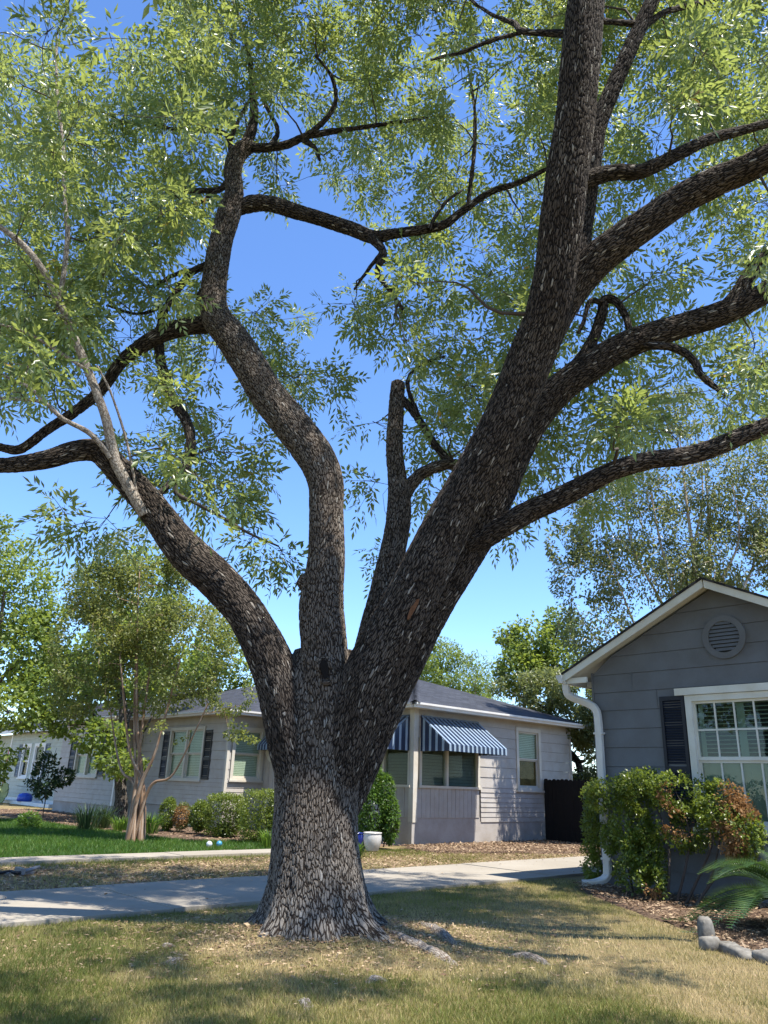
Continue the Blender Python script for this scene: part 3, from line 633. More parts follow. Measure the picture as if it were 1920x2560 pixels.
# window with grilles and plantation shutters
gw = boxes('window', [GF.box(1.60, 1.70, .98, 2.84, -.10, .035), GF.box(3.20, 3.30, .98, 2.84, -.10, .035), GF.box(1.70, 3.20, 2.75, 2.84, -.10, .033), GF.box(1.70, 3.20, .98, 1.06, -.10, .033)], M['gtrim'], gh)
boxes('head_trim', [GF.box(1.46, 3.44, 2.845, 2.95, .0, .065)], M['gtrim'], gw); boxes('sill', [GF.box(1.56, 3.34, .92, .978, -.02, .08)], M['gtrim'], gw)
for (c, d, o) in ((1.90, 2.75, -.035), (1.06, 1.90, -.065)):
    sa = boxes('sash', [GF.box(1.70, 1.735, c, d, o - .02, o + .02), GF.box(3.165, 3.20, c, d, o - .02, o + .02), GF.box(1.735, 3.165, d - .035, d, o - .02, o + .018), GF.box(1.735, 3.165, c, c + (.05 if o > -.05 else .04), o - .02, o + .022)], M['gtrim'], gw)
    for k in range(1, 5): boxes('muntin', [GF.box(1.735 + .286 * k - .012, 1.735 + .286 * k + .012, c + .04, d - .035, o - .008, o + .012)], M['gtrim'], sa)
    if o > -.05: boxes('muntin', [GF.box(1.735, 3.165, 2.318, 2.344, o - .008, o + .014)], M['gtrim'], sa)
    for k in range(5):
        hz = [(c + .05, 2.318), (2.344, d - .035)] if o > -.05 else [(c + .05, d - .035)]
        for a, b in hz: boxes('pane', [GF.box(1.735 + .286 * k + (.012 if k else 0), 1.735 + .286 * (k + 1) - .012, a, b, o - .002, o + .002)], M['glass'], gw)
for x0, x1 in ((1.74, 1.81), (2.31, 2.42), (2.93, 3.05)): boxes('interior_shutter_stile', [GF.box(x0, x1, 1.06, 2.74, -.105, -.094)], M['blindg'], gw)
for z in np.arange(1.95, 2.72, .058):
    for xa, xb in ((1.81, 2.31), (2.42, 2.93)): boxes('interior_shutter_slat', [GF.box(xa, xb, z, z + .012, -.108, -.09)], M['blindg'], gw)
boxes('interior_shutter_panel', [GF.box(1.74, 3.16, 1.06, 1.88, -.108, -.096)], M['blindg'], gw)
shutter(gh, GF, 1.19, 1.585, .98, 2.845, M['shutter'], .038, True)

# ------------------------------------------------------------------ far pale green house
ph = thing('cottage', 'far pale green clapboard house with white twin windows', 'house')
LH = G(100, 2013); LH[2] = 0; HF = Frame(LH, E2, -E1)
boxes('wall', [HF.box(-8, 5.25, 0, 3.4, -8, -.12)], M['core'], ph); boxes('foundation', [HF.box(-8, 5.3, -.1, .25, -1, -.01)], M['white'], ph)
boards(ph, HF, [(z, z + .18) for z in np.arange(.25, 3.3, .18)], -5, 5.38, [(.5, 1.9, 1.15, 2.78), (2.35, 3.55, 1.15, 2.78)], M['lsiding'])
window(ph, HF, .5, 1.9, 1.15, 2.78, .14, 1, None, 'white', None); window(ph, HF, 2.35, 3.55, 1.15, 2.78, .14, 1, None, 'white', None)
for a, b in ((-.05, .46), (3.6, 4.1)): shutter(ph, HF, a, b, 1.18, 2.75, M['shutter3'], .06, False)
boxes('corner_board', [HF.box(5.34, 5.5, .2, 3.4, -.1, .03)], M['white'], ph)
poly_prism('roof', [HF.at(-8, 3.4, .5), HF.at(11, 3.4, .5), HF.at(11, 5.2, -4), HF.at(-8, 5.2, -4)], [HF.at(-8, 3.34, .5), HF.at(11, 3.34, .5), HF.at(11, 5.14, -4), HF.at(-8, 5.14, -4)], M['shingle'], ph)
boxes('gutter', [HF.box(-8, 11, 3.28, 3.42, .42, .54)], M['white'], ph)
boxes('porch_post', [HF.box(8.6, 8.75, 0, 3.3, .1, .25)], M['white'], ph); boxes('porch_wall', [HF.box(5.5, 11, -.1, 3.3, -.40, -.30)], M['lsiding'], ph); boxes('door', [HF.box(5.62, 6.5, .2, 2.6, -.298, -.24)], M['red'], ph)
boxes('porch_edge', [HF.box(-3, 9, -.1, .14, .35, .75)], M['white'], ph)

# ------------------------------------------------------------------ foliage tools
LEAF1 = np.array([[0, 0, 0], [.45, -.5, .10], [1, 0, 0], [.45, .5, .10]])            # unit simple leaf: x length, y width, folded along the rib
def leaves_mesh(name, pos, xd, nd, ln, wd, rnd, tmpl=LEAF1):
    n = len(pos); xd = xd / (np.linalg.norm(xd, axis=1)[:, None] + 1e-9)
    y = np.cross(nd, xd); y /= np.linalg.norm(y, axis=1)[:, None] + 1e-9; z = np.cross(xd, y)
    t = tmpl
    v = pos[:, None] + xd[:, None] * (t[None, :, 0:1] * ln[:, None, None]) + y[:, None] * (t[None, :, 1:2] * wd[:, None, None]) + z[:, None] * (t[None, :, 2:3] * wd[:, None, None])
    b = (np.arange(n) * 4)[:, None]
    tr = np.concatenate([b + [0, 1, 2], b + [0, 2, 3]], 0)
    return mesh_np(name, v.reshape(-1, 3), None, tr, {'rnd': np.repeat(rnd, 4)})
def unit(n):
    v = rng.normal(size=(n, 3)); return v / np.linalg.norm(v, axis=1)[:, None]
def nrm(v): return v / (np.linalg.norm(v, axis=-1, keepdims=True) + 1e-9)
def grow(sp, sr, targets, rmax=.03, twist=.25, rmin=.003, step=.16):
    """connect each leaf-cluster target to the nearest wood; returns twig polylines and end directions"""
    cap = len(sp) + len(targets) * 24; PT = np.zeros((cap, 3)); RD = np.zeros(cap); n = len(sp); PT[:n] = sp; RD[:n] = sr
    d0 = np.array([np.min(((sp - t) ** 2).sum(1)) for t in targets]); twigs = []; ends = np.zeros((len(targets), 3))
    for k in np.argsort(d0):
        t = targets[k]; d = np.linalg.norm(PT[:n] - t, axis=1) * (1 + .15 * (PT[:n, 2] > t[2])); i = np.argmin(d)
        a = PT[i]; ln = np.linalg.norm(t - a); m = int(min(20, max(4, ln / step)))
        u = np.linspace(0, 1, m)[:, None]; per = rng.normal(size=3) * ln * twist * .5; per2 = rng.normal(size=3) * ln * twist * .25
        path = a + (t - a) * u + per * (u * (1 - u)) + per2 * np.sin(u * 6.28) * .5 + EZ * (u * (1 - u)) * ln * .18
        r0 = min(RD[i] * .7, rmin * 1.3 + .015 * ln, rmax); r = r0 + (rmin - r0) * np.linspace(0, 1, m)
        twigs.append(np.c_[path, r]); PT[n:n + m] = path; RD[n:n + m] = r; n += m; ends[k] = nrm(path[-1] - path[-2])
    return twigs, ends
def twig_obj(name, twigs, mat, parent, seg=4):
    v, q, t, b = join([tube(w, 6 if w[0, 3] > .02 else seg, i, 0, False) for i, w in enumerate(twigs)])
    return obj(name, mesh_np(name, v, q, None, {'bark': b}, smooth=True), mat, parent)

# ------------------------------------------------------------------ the big ash tree
K = 1.15732   # coordinates below were read off a reduced copy of the photograph
ash = thing('ash_tree', 'huge spreading tree with deeply furrowed bark dividing into several heavy limbs', 'tree')
def limb_pts(spec):
    out = []
    for x, y, r, Y in spec:
        p = P(x * K, y * K, Y); zc = (p - O) @ FW; out.append([*p, r * K * zc / F])
    return np.array(out)
def dpt(pts, Ys):
    """give a list of (x,y,r) depths by interpolating Ys over it"""
    n = len(pts); t = np.linspace(0, 1, n); y = np.interp(t, np.linspace(0, 1, len(Ys)), Ys)
    return [(a, b, c, d) for (a, b, c), d in zip(pts, y)]
SK_P, SK_R, LIMBS = [], [], []
seedc = [0]
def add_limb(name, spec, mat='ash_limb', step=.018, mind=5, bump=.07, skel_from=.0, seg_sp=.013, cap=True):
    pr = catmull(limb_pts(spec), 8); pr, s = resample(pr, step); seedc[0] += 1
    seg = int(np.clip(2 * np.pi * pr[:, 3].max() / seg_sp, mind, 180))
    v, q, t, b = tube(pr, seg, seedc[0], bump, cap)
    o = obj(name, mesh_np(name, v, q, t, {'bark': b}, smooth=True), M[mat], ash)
    k = int(len(pr) * skel_from); LIMBS.append(pr[::4]) if name == 'limb' else None; SK_P.append(pr[k::6, :3]); SK_R.append(pr[k::6, 3]); return pr
# trunk with root flare
def make_trunk():
    zs = np.concatenate([np.arange(-.12, .6, .012), np.arange(.6, 2.75, .016)])
    cx = np.interp(zs, [-.1, .0, .3, .9, 1.6, 2.1, 2.6], [P(800, 2350, 8.3)[0]] * 2 + [P(795, 2230, 8.3)[0], P(789, 2060, 8.3)[0], P(797, 1890, 8.3)[0], P(812, 1760, 8.3)[0], P(818, 1650, 8.3)[0]])
    r0 = np.interp(zs, [-.12, .05, .2, .45, .8, 1.2, 1.6, 2.0, 2.4, 2.75], [.60, .55, .485, .445, .425, .420, .445, .49, .50, .36])
    seg = 250; a = np.linspace(0, 2 * np.pi, seg, endpoint=False); A, Z = np.meshgrid(a, zs)
    fl = np.exp(-np.clip(Z + .05, 0, 9) / .20); R = r0[:, None] * np.ones(seg)
    for ang, amp, w in ((-35, .52, .28), (-80, .30, .32), (-135, .28, .30), (175, .36, .3), (120, .30, .4), (70, .2, .4), (20, .38, .28), (-108, .16, .16)):
        d = (A - rad(ang) + np.pi) % (2 * np.pi) - np.pi; R = R + amp * fl * np.exp(-(d / w) ** 2) + .035 * np.exp(-(d / (w * .8)) ** 2) * np.exp(-np.clip(Z, 0, 9) / .8)
    R = R * (1 + .05 * (fbm(np.stack([np.cos(A) * 1.4, np.sin(A) * 1.4, Z * 1.1], -1), 1.3) - .5) * 2)
    flat = np.interp(Z, [1.2, 2.6], [1.0, .80])
    v = np.stack([cx[:, None] + R * np.cos(A), 8.3 + R * np.sin(A) * flat, Z], -1)
    bc = np.stack([.43 * np.cos(A), .43 * np.sin(A), Z], -1)
    n = len(zs); i = np.arange(n - 1)[:, None] * seg; j = np.arange(seg)[None]; j2 = (j + 1) % seg
    q = np.stack([i + j, i + j2, i + seg + j2, i + seg + j], -1).reshape(-1, 4)
    v = np.vstack([v.reshape(-1, 3), [[cx[-1], 8.3, 2.78]]]); bc = np.vstack([bc.reshape(-1, 3), [[0, 0, 2.8]]])
    jj = np.arange(seg); t = np.stack([(n - 1) * seg + jj, (n - 1) * seg + (jj + 1) % seg, np.full(seg, len(v) - 1)], -1)
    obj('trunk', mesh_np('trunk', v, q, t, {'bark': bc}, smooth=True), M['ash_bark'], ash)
make_trunk()
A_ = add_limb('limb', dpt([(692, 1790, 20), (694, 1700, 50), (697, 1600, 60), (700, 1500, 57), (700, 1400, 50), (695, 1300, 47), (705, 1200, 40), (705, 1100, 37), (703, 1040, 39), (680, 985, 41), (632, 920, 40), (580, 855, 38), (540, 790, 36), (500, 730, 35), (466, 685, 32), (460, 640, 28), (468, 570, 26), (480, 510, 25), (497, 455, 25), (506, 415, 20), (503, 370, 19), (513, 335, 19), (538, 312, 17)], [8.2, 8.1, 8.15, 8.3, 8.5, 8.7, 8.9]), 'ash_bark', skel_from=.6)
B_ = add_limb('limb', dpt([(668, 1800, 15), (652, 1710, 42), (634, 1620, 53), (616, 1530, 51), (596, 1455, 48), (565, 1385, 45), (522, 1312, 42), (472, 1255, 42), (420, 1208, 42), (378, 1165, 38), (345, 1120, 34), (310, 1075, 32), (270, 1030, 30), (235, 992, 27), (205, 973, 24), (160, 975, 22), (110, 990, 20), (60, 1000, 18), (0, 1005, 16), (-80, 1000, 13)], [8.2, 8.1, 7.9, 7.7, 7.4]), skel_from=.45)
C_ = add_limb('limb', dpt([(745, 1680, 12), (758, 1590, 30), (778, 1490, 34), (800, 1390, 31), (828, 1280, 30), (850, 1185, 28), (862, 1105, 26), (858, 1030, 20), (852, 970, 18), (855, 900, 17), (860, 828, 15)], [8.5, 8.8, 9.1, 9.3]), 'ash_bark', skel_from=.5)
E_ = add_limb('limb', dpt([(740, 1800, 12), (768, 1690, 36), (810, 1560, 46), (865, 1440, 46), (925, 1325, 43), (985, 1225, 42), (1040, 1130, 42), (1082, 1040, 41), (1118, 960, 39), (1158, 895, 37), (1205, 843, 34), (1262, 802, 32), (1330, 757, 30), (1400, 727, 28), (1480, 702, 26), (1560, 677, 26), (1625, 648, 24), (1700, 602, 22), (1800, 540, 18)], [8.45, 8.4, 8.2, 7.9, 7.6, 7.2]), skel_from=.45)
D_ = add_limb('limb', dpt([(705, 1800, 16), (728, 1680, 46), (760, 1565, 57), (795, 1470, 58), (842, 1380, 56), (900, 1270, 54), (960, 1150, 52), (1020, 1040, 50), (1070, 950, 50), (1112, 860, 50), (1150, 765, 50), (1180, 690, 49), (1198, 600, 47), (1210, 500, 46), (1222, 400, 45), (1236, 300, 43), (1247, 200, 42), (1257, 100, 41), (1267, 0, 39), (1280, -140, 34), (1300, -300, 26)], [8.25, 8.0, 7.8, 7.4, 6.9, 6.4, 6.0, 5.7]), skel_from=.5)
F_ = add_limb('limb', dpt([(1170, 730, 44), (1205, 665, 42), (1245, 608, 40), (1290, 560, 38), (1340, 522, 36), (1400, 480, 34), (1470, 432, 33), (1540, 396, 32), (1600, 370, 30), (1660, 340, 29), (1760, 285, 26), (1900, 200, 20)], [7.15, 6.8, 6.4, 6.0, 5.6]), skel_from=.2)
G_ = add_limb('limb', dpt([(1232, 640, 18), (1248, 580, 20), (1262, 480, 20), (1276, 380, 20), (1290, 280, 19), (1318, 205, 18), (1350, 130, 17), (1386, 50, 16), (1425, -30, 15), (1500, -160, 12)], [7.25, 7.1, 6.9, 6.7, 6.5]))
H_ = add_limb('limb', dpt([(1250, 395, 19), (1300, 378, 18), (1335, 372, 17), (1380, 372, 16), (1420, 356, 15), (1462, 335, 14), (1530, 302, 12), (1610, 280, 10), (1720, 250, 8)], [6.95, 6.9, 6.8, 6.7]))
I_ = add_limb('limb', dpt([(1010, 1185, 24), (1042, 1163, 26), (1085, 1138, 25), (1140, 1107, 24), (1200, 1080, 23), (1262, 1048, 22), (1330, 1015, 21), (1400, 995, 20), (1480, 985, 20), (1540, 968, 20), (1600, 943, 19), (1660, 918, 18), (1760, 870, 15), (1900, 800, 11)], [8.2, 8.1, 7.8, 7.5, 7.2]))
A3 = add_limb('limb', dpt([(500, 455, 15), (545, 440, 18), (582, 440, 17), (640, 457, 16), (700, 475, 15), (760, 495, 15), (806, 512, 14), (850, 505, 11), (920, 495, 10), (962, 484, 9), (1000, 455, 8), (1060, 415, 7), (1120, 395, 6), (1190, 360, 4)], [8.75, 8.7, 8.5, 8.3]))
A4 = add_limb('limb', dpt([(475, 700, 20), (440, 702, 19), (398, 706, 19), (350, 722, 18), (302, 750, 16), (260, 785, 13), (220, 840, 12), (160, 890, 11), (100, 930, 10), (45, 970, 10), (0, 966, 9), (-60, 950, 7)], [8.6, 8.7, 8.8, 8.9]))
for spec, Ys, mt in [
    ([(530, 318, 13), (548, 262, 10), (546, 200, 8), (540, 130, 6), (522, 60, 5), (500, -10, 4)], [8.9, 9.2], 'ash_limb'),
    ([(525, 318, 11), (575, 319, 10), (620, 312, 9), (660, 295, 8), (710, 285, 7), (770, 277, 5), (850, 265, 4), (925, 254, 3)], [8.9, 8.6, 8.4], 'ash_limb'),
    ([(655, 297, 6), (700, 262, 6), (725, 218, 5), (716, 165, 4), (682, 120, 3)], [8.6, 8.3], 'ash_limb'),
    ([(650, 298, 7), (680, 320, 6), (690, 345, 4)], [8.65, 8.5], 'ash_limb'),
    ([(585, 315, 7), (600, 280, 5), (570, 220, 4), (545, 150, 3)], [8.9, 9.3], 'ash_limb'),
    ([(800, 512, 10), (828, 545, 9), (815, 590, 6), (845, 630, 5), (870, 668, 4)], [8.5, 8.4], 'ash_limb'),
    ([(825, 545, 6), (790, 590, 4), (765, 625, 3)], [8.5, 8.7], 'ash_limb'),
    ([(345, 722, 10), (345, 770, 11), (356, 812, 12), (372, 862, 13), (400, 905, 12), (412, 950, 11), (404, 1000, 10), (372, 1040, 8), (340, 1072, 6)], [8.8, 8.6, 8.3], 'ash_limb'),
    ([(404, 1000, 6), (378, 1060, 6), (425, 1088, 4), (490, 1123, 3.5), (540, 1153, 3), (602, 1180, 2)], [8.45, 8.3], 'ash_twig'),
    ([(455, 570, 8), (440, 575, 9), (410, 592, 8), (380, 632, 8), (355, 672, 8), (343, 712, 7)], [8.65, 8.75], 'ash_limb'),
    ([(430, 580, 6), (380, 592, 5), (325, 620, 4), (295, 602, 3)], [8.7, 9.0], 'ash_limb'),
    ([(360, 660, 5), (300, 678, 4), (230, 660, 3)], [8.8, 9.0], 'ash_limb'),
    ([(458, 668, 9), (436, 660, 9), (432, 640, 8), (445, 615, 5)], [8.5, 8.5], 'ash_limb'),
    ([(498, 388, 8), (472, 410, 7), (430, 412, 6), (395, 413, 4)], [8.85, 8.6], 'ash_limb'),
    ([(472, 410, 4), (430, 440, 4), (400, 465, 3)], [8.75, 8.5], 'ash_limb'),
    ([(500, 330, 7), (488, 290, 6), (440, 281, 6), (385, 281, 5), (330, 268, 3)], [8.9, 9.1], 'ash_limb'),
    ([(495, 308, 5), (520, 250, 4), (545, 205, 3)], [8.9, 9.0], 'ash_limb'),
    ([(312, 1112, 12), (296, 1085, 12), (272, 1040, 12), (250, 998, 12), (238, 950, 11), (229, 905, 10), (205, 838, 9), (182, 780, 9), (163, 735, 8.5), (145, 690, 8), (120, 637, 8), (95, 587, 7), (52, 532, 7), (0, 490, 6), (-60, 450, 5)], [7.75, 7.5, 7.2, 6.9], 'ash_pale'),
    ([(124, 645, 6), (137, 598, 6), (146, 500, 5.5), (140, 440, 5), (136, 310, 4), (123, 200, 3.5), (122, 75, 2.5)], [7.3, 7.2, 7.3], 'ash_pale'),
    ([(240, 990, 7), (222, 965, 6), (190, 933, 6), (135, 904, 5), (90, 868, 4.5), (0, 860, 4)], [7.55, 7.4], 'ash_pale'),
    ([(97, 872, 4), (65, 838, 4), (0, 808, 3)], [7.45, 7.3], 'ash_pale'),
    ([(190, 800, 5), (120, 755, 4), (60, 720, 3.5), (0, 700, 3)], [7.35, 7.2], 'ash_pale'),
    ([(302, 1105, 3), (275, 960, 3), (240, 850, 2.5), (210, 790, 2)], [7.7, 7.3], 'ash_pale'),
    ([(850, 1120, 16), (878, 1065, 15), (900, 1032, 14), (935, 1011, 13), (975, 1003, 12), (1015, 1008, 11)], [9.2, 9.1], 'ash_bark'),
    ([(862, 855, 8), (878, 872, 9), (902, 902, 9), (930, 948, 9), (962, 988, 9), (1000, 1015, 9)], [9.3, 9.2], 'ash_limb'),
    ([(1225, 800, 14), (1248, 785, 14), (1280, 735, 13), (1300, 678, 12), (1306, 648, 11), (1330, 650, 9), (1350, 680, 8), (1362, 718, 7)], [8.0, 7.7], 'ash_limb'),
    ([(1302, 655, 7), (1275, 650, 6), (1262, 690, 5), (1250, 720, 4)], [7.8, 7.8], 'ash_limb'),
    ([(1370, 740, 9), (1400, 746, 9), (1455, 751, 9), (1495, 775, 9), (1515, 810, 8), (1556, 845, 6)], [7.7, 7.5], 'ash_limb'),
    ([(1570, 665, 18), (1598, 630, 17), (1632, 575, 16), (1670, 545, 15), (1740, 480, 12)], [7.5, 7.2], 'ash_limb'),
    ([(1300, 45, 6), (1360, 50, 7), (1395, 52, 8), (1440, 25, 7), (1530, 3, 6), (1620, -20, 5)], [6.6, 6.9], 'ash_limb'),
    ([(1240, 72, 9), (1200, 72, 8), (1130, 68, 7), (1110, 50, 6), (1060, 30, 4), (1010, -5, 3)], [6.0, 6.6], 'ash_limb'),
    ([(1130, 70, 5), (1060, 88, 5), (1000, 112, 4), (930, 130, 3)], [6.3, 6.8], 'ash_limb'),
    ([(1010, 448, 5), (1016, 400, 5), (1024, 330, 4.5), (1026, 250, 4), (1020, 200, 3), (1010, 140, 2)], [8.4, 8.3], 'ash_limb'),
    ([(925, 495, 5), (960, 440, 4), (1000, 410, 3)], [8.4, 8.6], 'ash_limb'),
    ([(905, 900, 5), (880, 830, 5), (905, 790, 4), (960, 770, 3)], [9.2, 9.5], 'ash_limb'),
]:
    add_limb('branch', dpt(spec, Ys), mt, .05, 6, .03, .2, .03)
# cut stubs, hollows, torn wood
kn = limb_pts([(652, 1250, 20, 8.15), (640, 1246, 15, 8.08)]); 
pr, _ = resample(np.vstack([limb_pts([(690, 1285, 24, 8.15)]), limb_pts([(665, 1262, 21, 8.1)]), limb_pts([(650, 1248, 15, 8.07)])]), .02)
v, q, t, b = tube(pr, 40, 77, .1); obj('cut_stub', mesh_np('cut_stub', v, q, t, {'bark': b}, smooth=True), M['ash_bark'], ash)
pr, _ = resample(np.vstack([limb_pts([(660, 1500, 30, 8.3)]), limb_pts([(645, 1445, 24, 8.3)]), limb_pts([(642, 1424, 20, 8.3)])]), .02)
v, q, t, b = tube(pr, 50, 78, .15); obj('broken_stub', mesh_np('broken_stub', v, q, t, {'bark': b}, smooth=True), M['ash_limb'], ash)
sp0 = limb_pts([(632, 1430, 6, 8.25), (631, 1412, 1, 8.25)]); v, q, t, b = tube(resample(sp0, .02)[0], 6, 5, 0); obj('splinter', mesh_np('splinter', v, q, t, {'bark': b}), M['scar'], ash)
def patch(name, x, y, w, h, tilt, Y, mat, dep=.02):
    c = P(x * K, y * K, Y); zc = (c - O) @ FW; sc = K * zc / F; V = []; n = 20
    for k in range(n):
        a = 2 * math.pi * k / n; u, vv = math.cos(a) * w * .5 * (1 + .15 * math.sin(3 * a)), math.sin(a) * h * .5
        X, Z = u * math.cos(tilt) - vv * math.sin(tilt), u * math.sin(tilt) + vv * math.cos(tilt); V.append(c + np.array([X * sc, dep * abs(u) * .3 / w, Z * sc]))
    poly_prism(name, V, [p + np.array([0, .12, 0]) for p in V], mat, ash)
def surf_patch(name, pts, mat, off=.012):
    """lens-shaped sheet lying on a limb, given as (angle, arclength) outline points"""
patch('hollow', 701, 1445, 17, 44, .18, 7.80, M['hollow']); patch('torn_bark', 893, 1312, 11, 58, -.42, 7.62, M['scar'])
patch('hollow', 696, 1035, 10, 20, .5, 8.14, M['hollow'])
def lip(x, y, w, h, tilt, Y, r):
    c = P(x * K, y * K, Y); sc = K * ((c - O) @ FW) / F; a = np.linspace(0, 2 * np.pi, 26); u, w_ = np.cos(a) * w * .5, np.sin(a) * h * .5
    pts = c + np.c_[(u * math.cos(tilt) - w_ * math.sin(tilt)) * sc, np.abs(u) / w * .05, (u * math.sin(tilt) + w_ * math.cos(tilt)) * sc]
    v, q, t, b = tube(np.c_[pts, np.full(26, r) * (1 + .3 * np.sin(a * 3))], 12, 9, .2, False); obj('hollow_lip', mesh_np('hollow_lip', v, q, None, {'bark': b}, smooth=True), M['ash_bark'], ash)
lip(701, 1446, 24, 54, .18, 7.83, .034); lip(696, 1035, 17, 28, .5, 8.17, .02)
# surface roots
for pts in ([(940, 2325), (1000, 2345), (1060, 2365), (1120, 2385), (1160, 2405)], [(1010, 2290), (1070, 2312), (1120, 2340), (1150, 2365)], [(1230, 2372), (1300, 2374), (1350, 2385), (1390, 2398)], [(480, 2372), (430, 2392), (380, 2402)], [(470, 2355), (420, 2352), (395, 2348)], [(745, 2470), (765, 2490), (775, 2520)], [(1000, 2440), (940, 2432), (900, 2450)]):
    g = np.array([G(x, y, .06) for x, y in pts]); n = len(g); rr = np.array([.02, .065, .07, .06, .02])[:n] if n > 3 else np.array([.02, .055, .02]); rr[-1] = .02
    g[:, 2] = terrain(g[:, :2]) + np.array([-.06] + [-.025] * (n - 2) + [-.06]); prr = catmull(np.c_[g, rr], 6); prr[:, 3] = np.clip(prr[:, 3], .012, .09)
    pr, _ = resample(prr, .02); v, q, t, b = tube(pr, 20, len(SK_P), .25); obj('root', mesh_np('root', v, q, t, {'bark': b}, smooth=True), M['root_bark'], ash)

# leaf clusters: how thick the crown is in each direction (10 x 10 cm of a print, say), then distance from the crown's own depth
DENS = ["33318888854578888", "57779999876778999", "89999888876678999", "89998557787856788", "89998411688752357", "89874114887754438", "89865545867644447", "99875653467756667", "76553541578766546", "43355411577666323", "13366301565454000", "02212113533110000", "00000101200000000"]
def crown_clusters(n_try):
    out = []; LM = np.vstack(LIMBS); lx, ly, lz = proj(LM[:, :3]); lr = LM[:, 3] * F / lz
    while len(out) < n_try:
        x, y = rng.uniform(-60, 1720), rng.uniform(-200, 1300)
        i, j = int(np.clip(y, 0, 1299) // 100), int(np.clip(x, 0, 1658) // 100)
        # bilinear between cell centres
        fx, fy = np.clip(x / 100 - .5, 0, 15.999), np.clip(y / 100 - .5, 0, 11.999); a, b = int(fx), int(fy); u, w = fx - a, fy - b
        g = lambda r, c: int(DENS[r][c])
        d = (g(b, a) * (1 - u) + g(b, a + 1) * u) * (1 - w) + (g(b + 1, a) * (1 - u) + g(b + 1, a + 1) * u) * w
        d = max(0, d - 2.2) / 6.8 if d < 3.2 else d / 9
        if rng.random() > d ** 1.55: continue
        dr = ray(x * K, y * K); tn = dr[2] / dr[1]
        ymid = np.interp(x, [0, 600, 1000, 1300, 1660], [8.6, 9.6, 9.4, 8.6, 7.8]); Y = ymid + rng.normal() * 1.2
        Y = float(np.clip(Y, 5.6, 12.2)); z = H + tn * Y
        if z > 13.2: Y = (13.2 - rng.random() * 1.2 - H) / tn
        p = O + dr * (Y / dr[1])
        if p[2] < 3.1: continue
        zz = (p - O) @ FW
        if rng.random() < .985 and np.any((np.hypot(lx - x * K, ly - y * K) < lr + 70) & (zz < lz + .25)): continue
        out.append(p)
    return np.array(out)
cl = crown_clusters(860)
ex = []
while len(ex) < 170:     # the rest of the crown, outside the frame
    u = unit(1)[0] * rng.uniform(.55, 1) ** .5; p = np.array([.3, 7.7, 8.6]) + u * np.array([6.2, 6.0, 4.6])
    if p[2] < 5.2: continue
    x, y, zc = proj(p)
    if np.linalg.norm(p - O) < 6.5: continue
    if zc > .3 and -70 < x < 1990 and -140 < y < 2560: continue
    gs_ = p[:2] - np.array(SV[:2]) / SV[2] * p[2]
    if gs_[0] > .5 and gs_[1] < 12 and rng.random() < .93: continue
    ex.append(p)
cl = np.vstack([cl, np.array(ex), [P(x * K, y * K, Y) for x, y, Y in ((608, 1190, 8.3), (575, 1172, 8.35), (545, 1160, 8.4), (180, 1130, 8.0), (230, 1120, 8.1), (140, 1110, 8.1), (1230, 1010, 8.3), (1130, 1060, 8.6))]])
sp, sr = np.vstack(SK_P), np.concatenate(SK_R)
tw, ends = grow(sp, sr, cl, .036, .35, .0042)
LEAFT = []   # compound ash leaf: x, y, direction angle, length
for k, xx in enumerate((.38, .62, .84)):
    for sg in (-1, 1): LEAFT.append((xx, sg * .03, sg * rad(48 - 4 * k), .40 + .06 * (k == 1)))
LEAFT.append((1.0, 0, 0, .46)); LEAFT = np.array(LEAFT)
def compound(pos, xd, nd, L, rnd0):
    """expand compound leaves into leaflets"""
    xd = nrm(xd); y = nrm(np.cross(nd, xd)); z = np.cross(xd, y); n = len(pos); m = len(LEAFT)
    base = pos[:, None] + xd[:, None] * (LEAFT[None, :, 0:1] * L[:, None, None]) + y[:, None] * (LEAFT[None, :, 1:2] * L[:, None, None]) - EZ * (LEAFT[None, :, 0:1] ** 2 * L[:, None, None] * .25)
    ca, sa = np.cos(LEAFT[:, 2]), np.sin(LEAFT[:, 2])
    d = xd[:, None] * ca[None, :, None] + y[:, None] * sa[None, :, None] + rng.normal(size=(n, m, 3)) * .22 - EZ * .25
    nn = z[:, None] + rng.normal(size=(n, m, 3)) * .35; ln = LEAFT[None, :, 3] * L[:, None] * rng.uniform(.85, 1.15, (n, m))
    return base.reshape(-1, 3), d.reshape(-1, 3), nn.reshape(-1, 3), ln.ravel(), np.clip(np.repeat(rnd0, m) + rng.normal(size=n * m) * .05, 0, 1)
def ash_leaves():
    PS, XD, RN, ST = [], [], [], []
    cr = rng.random(len(cl)) * .45 + .2
    for k, c in enumerate(cl):
        for tws in range(3):
            d = nrm(ends[k] * .7 + unit(1)[0] * .9 + np.array([0, 0, .12])); ln = rng.uniform(.25, .55); side = nrm(np.cross(d, unit(1)[0]))
            st = c - d * .05; ST.append(np.c_[st + np.linspace(0, 1, 4)[:, None] * d * ln - EZ * (np.linspace(0, 1, 4)[:, None] ** 2) * .06, [.005, .004, .003, .0025]])
            for m, u in enumerate((.25, .45, .65, .85, 1.0)):
                b = st + d * ln * u - EZ * u * u * .06; s2 = side if m % 2 else np.cross(d, side)
                for sg in ((-1, 1) if u < 1 else (0,)):
                    PS.append(b); XD.append(d * .55 + s2 * sg + rng.normal(size=3) * .2 - EZ * .3); RN.append(cr[k] + rng.random() * .3)
    PS, XD, RN = np.array(PS), np.array(XD), np.array(RN); n = len(PS)
    return PS, XD, nrm(np.array([.0, 0, 1]) + rng.normal(size=(n, 3)) * .8), rng.uniform(.19, .29, n), RN, ST
PS, XD, ND, LL, RN, ST = ash_leaves()
yy = rng.random(len(RN)) < .0012; RN[yy] = 1.0
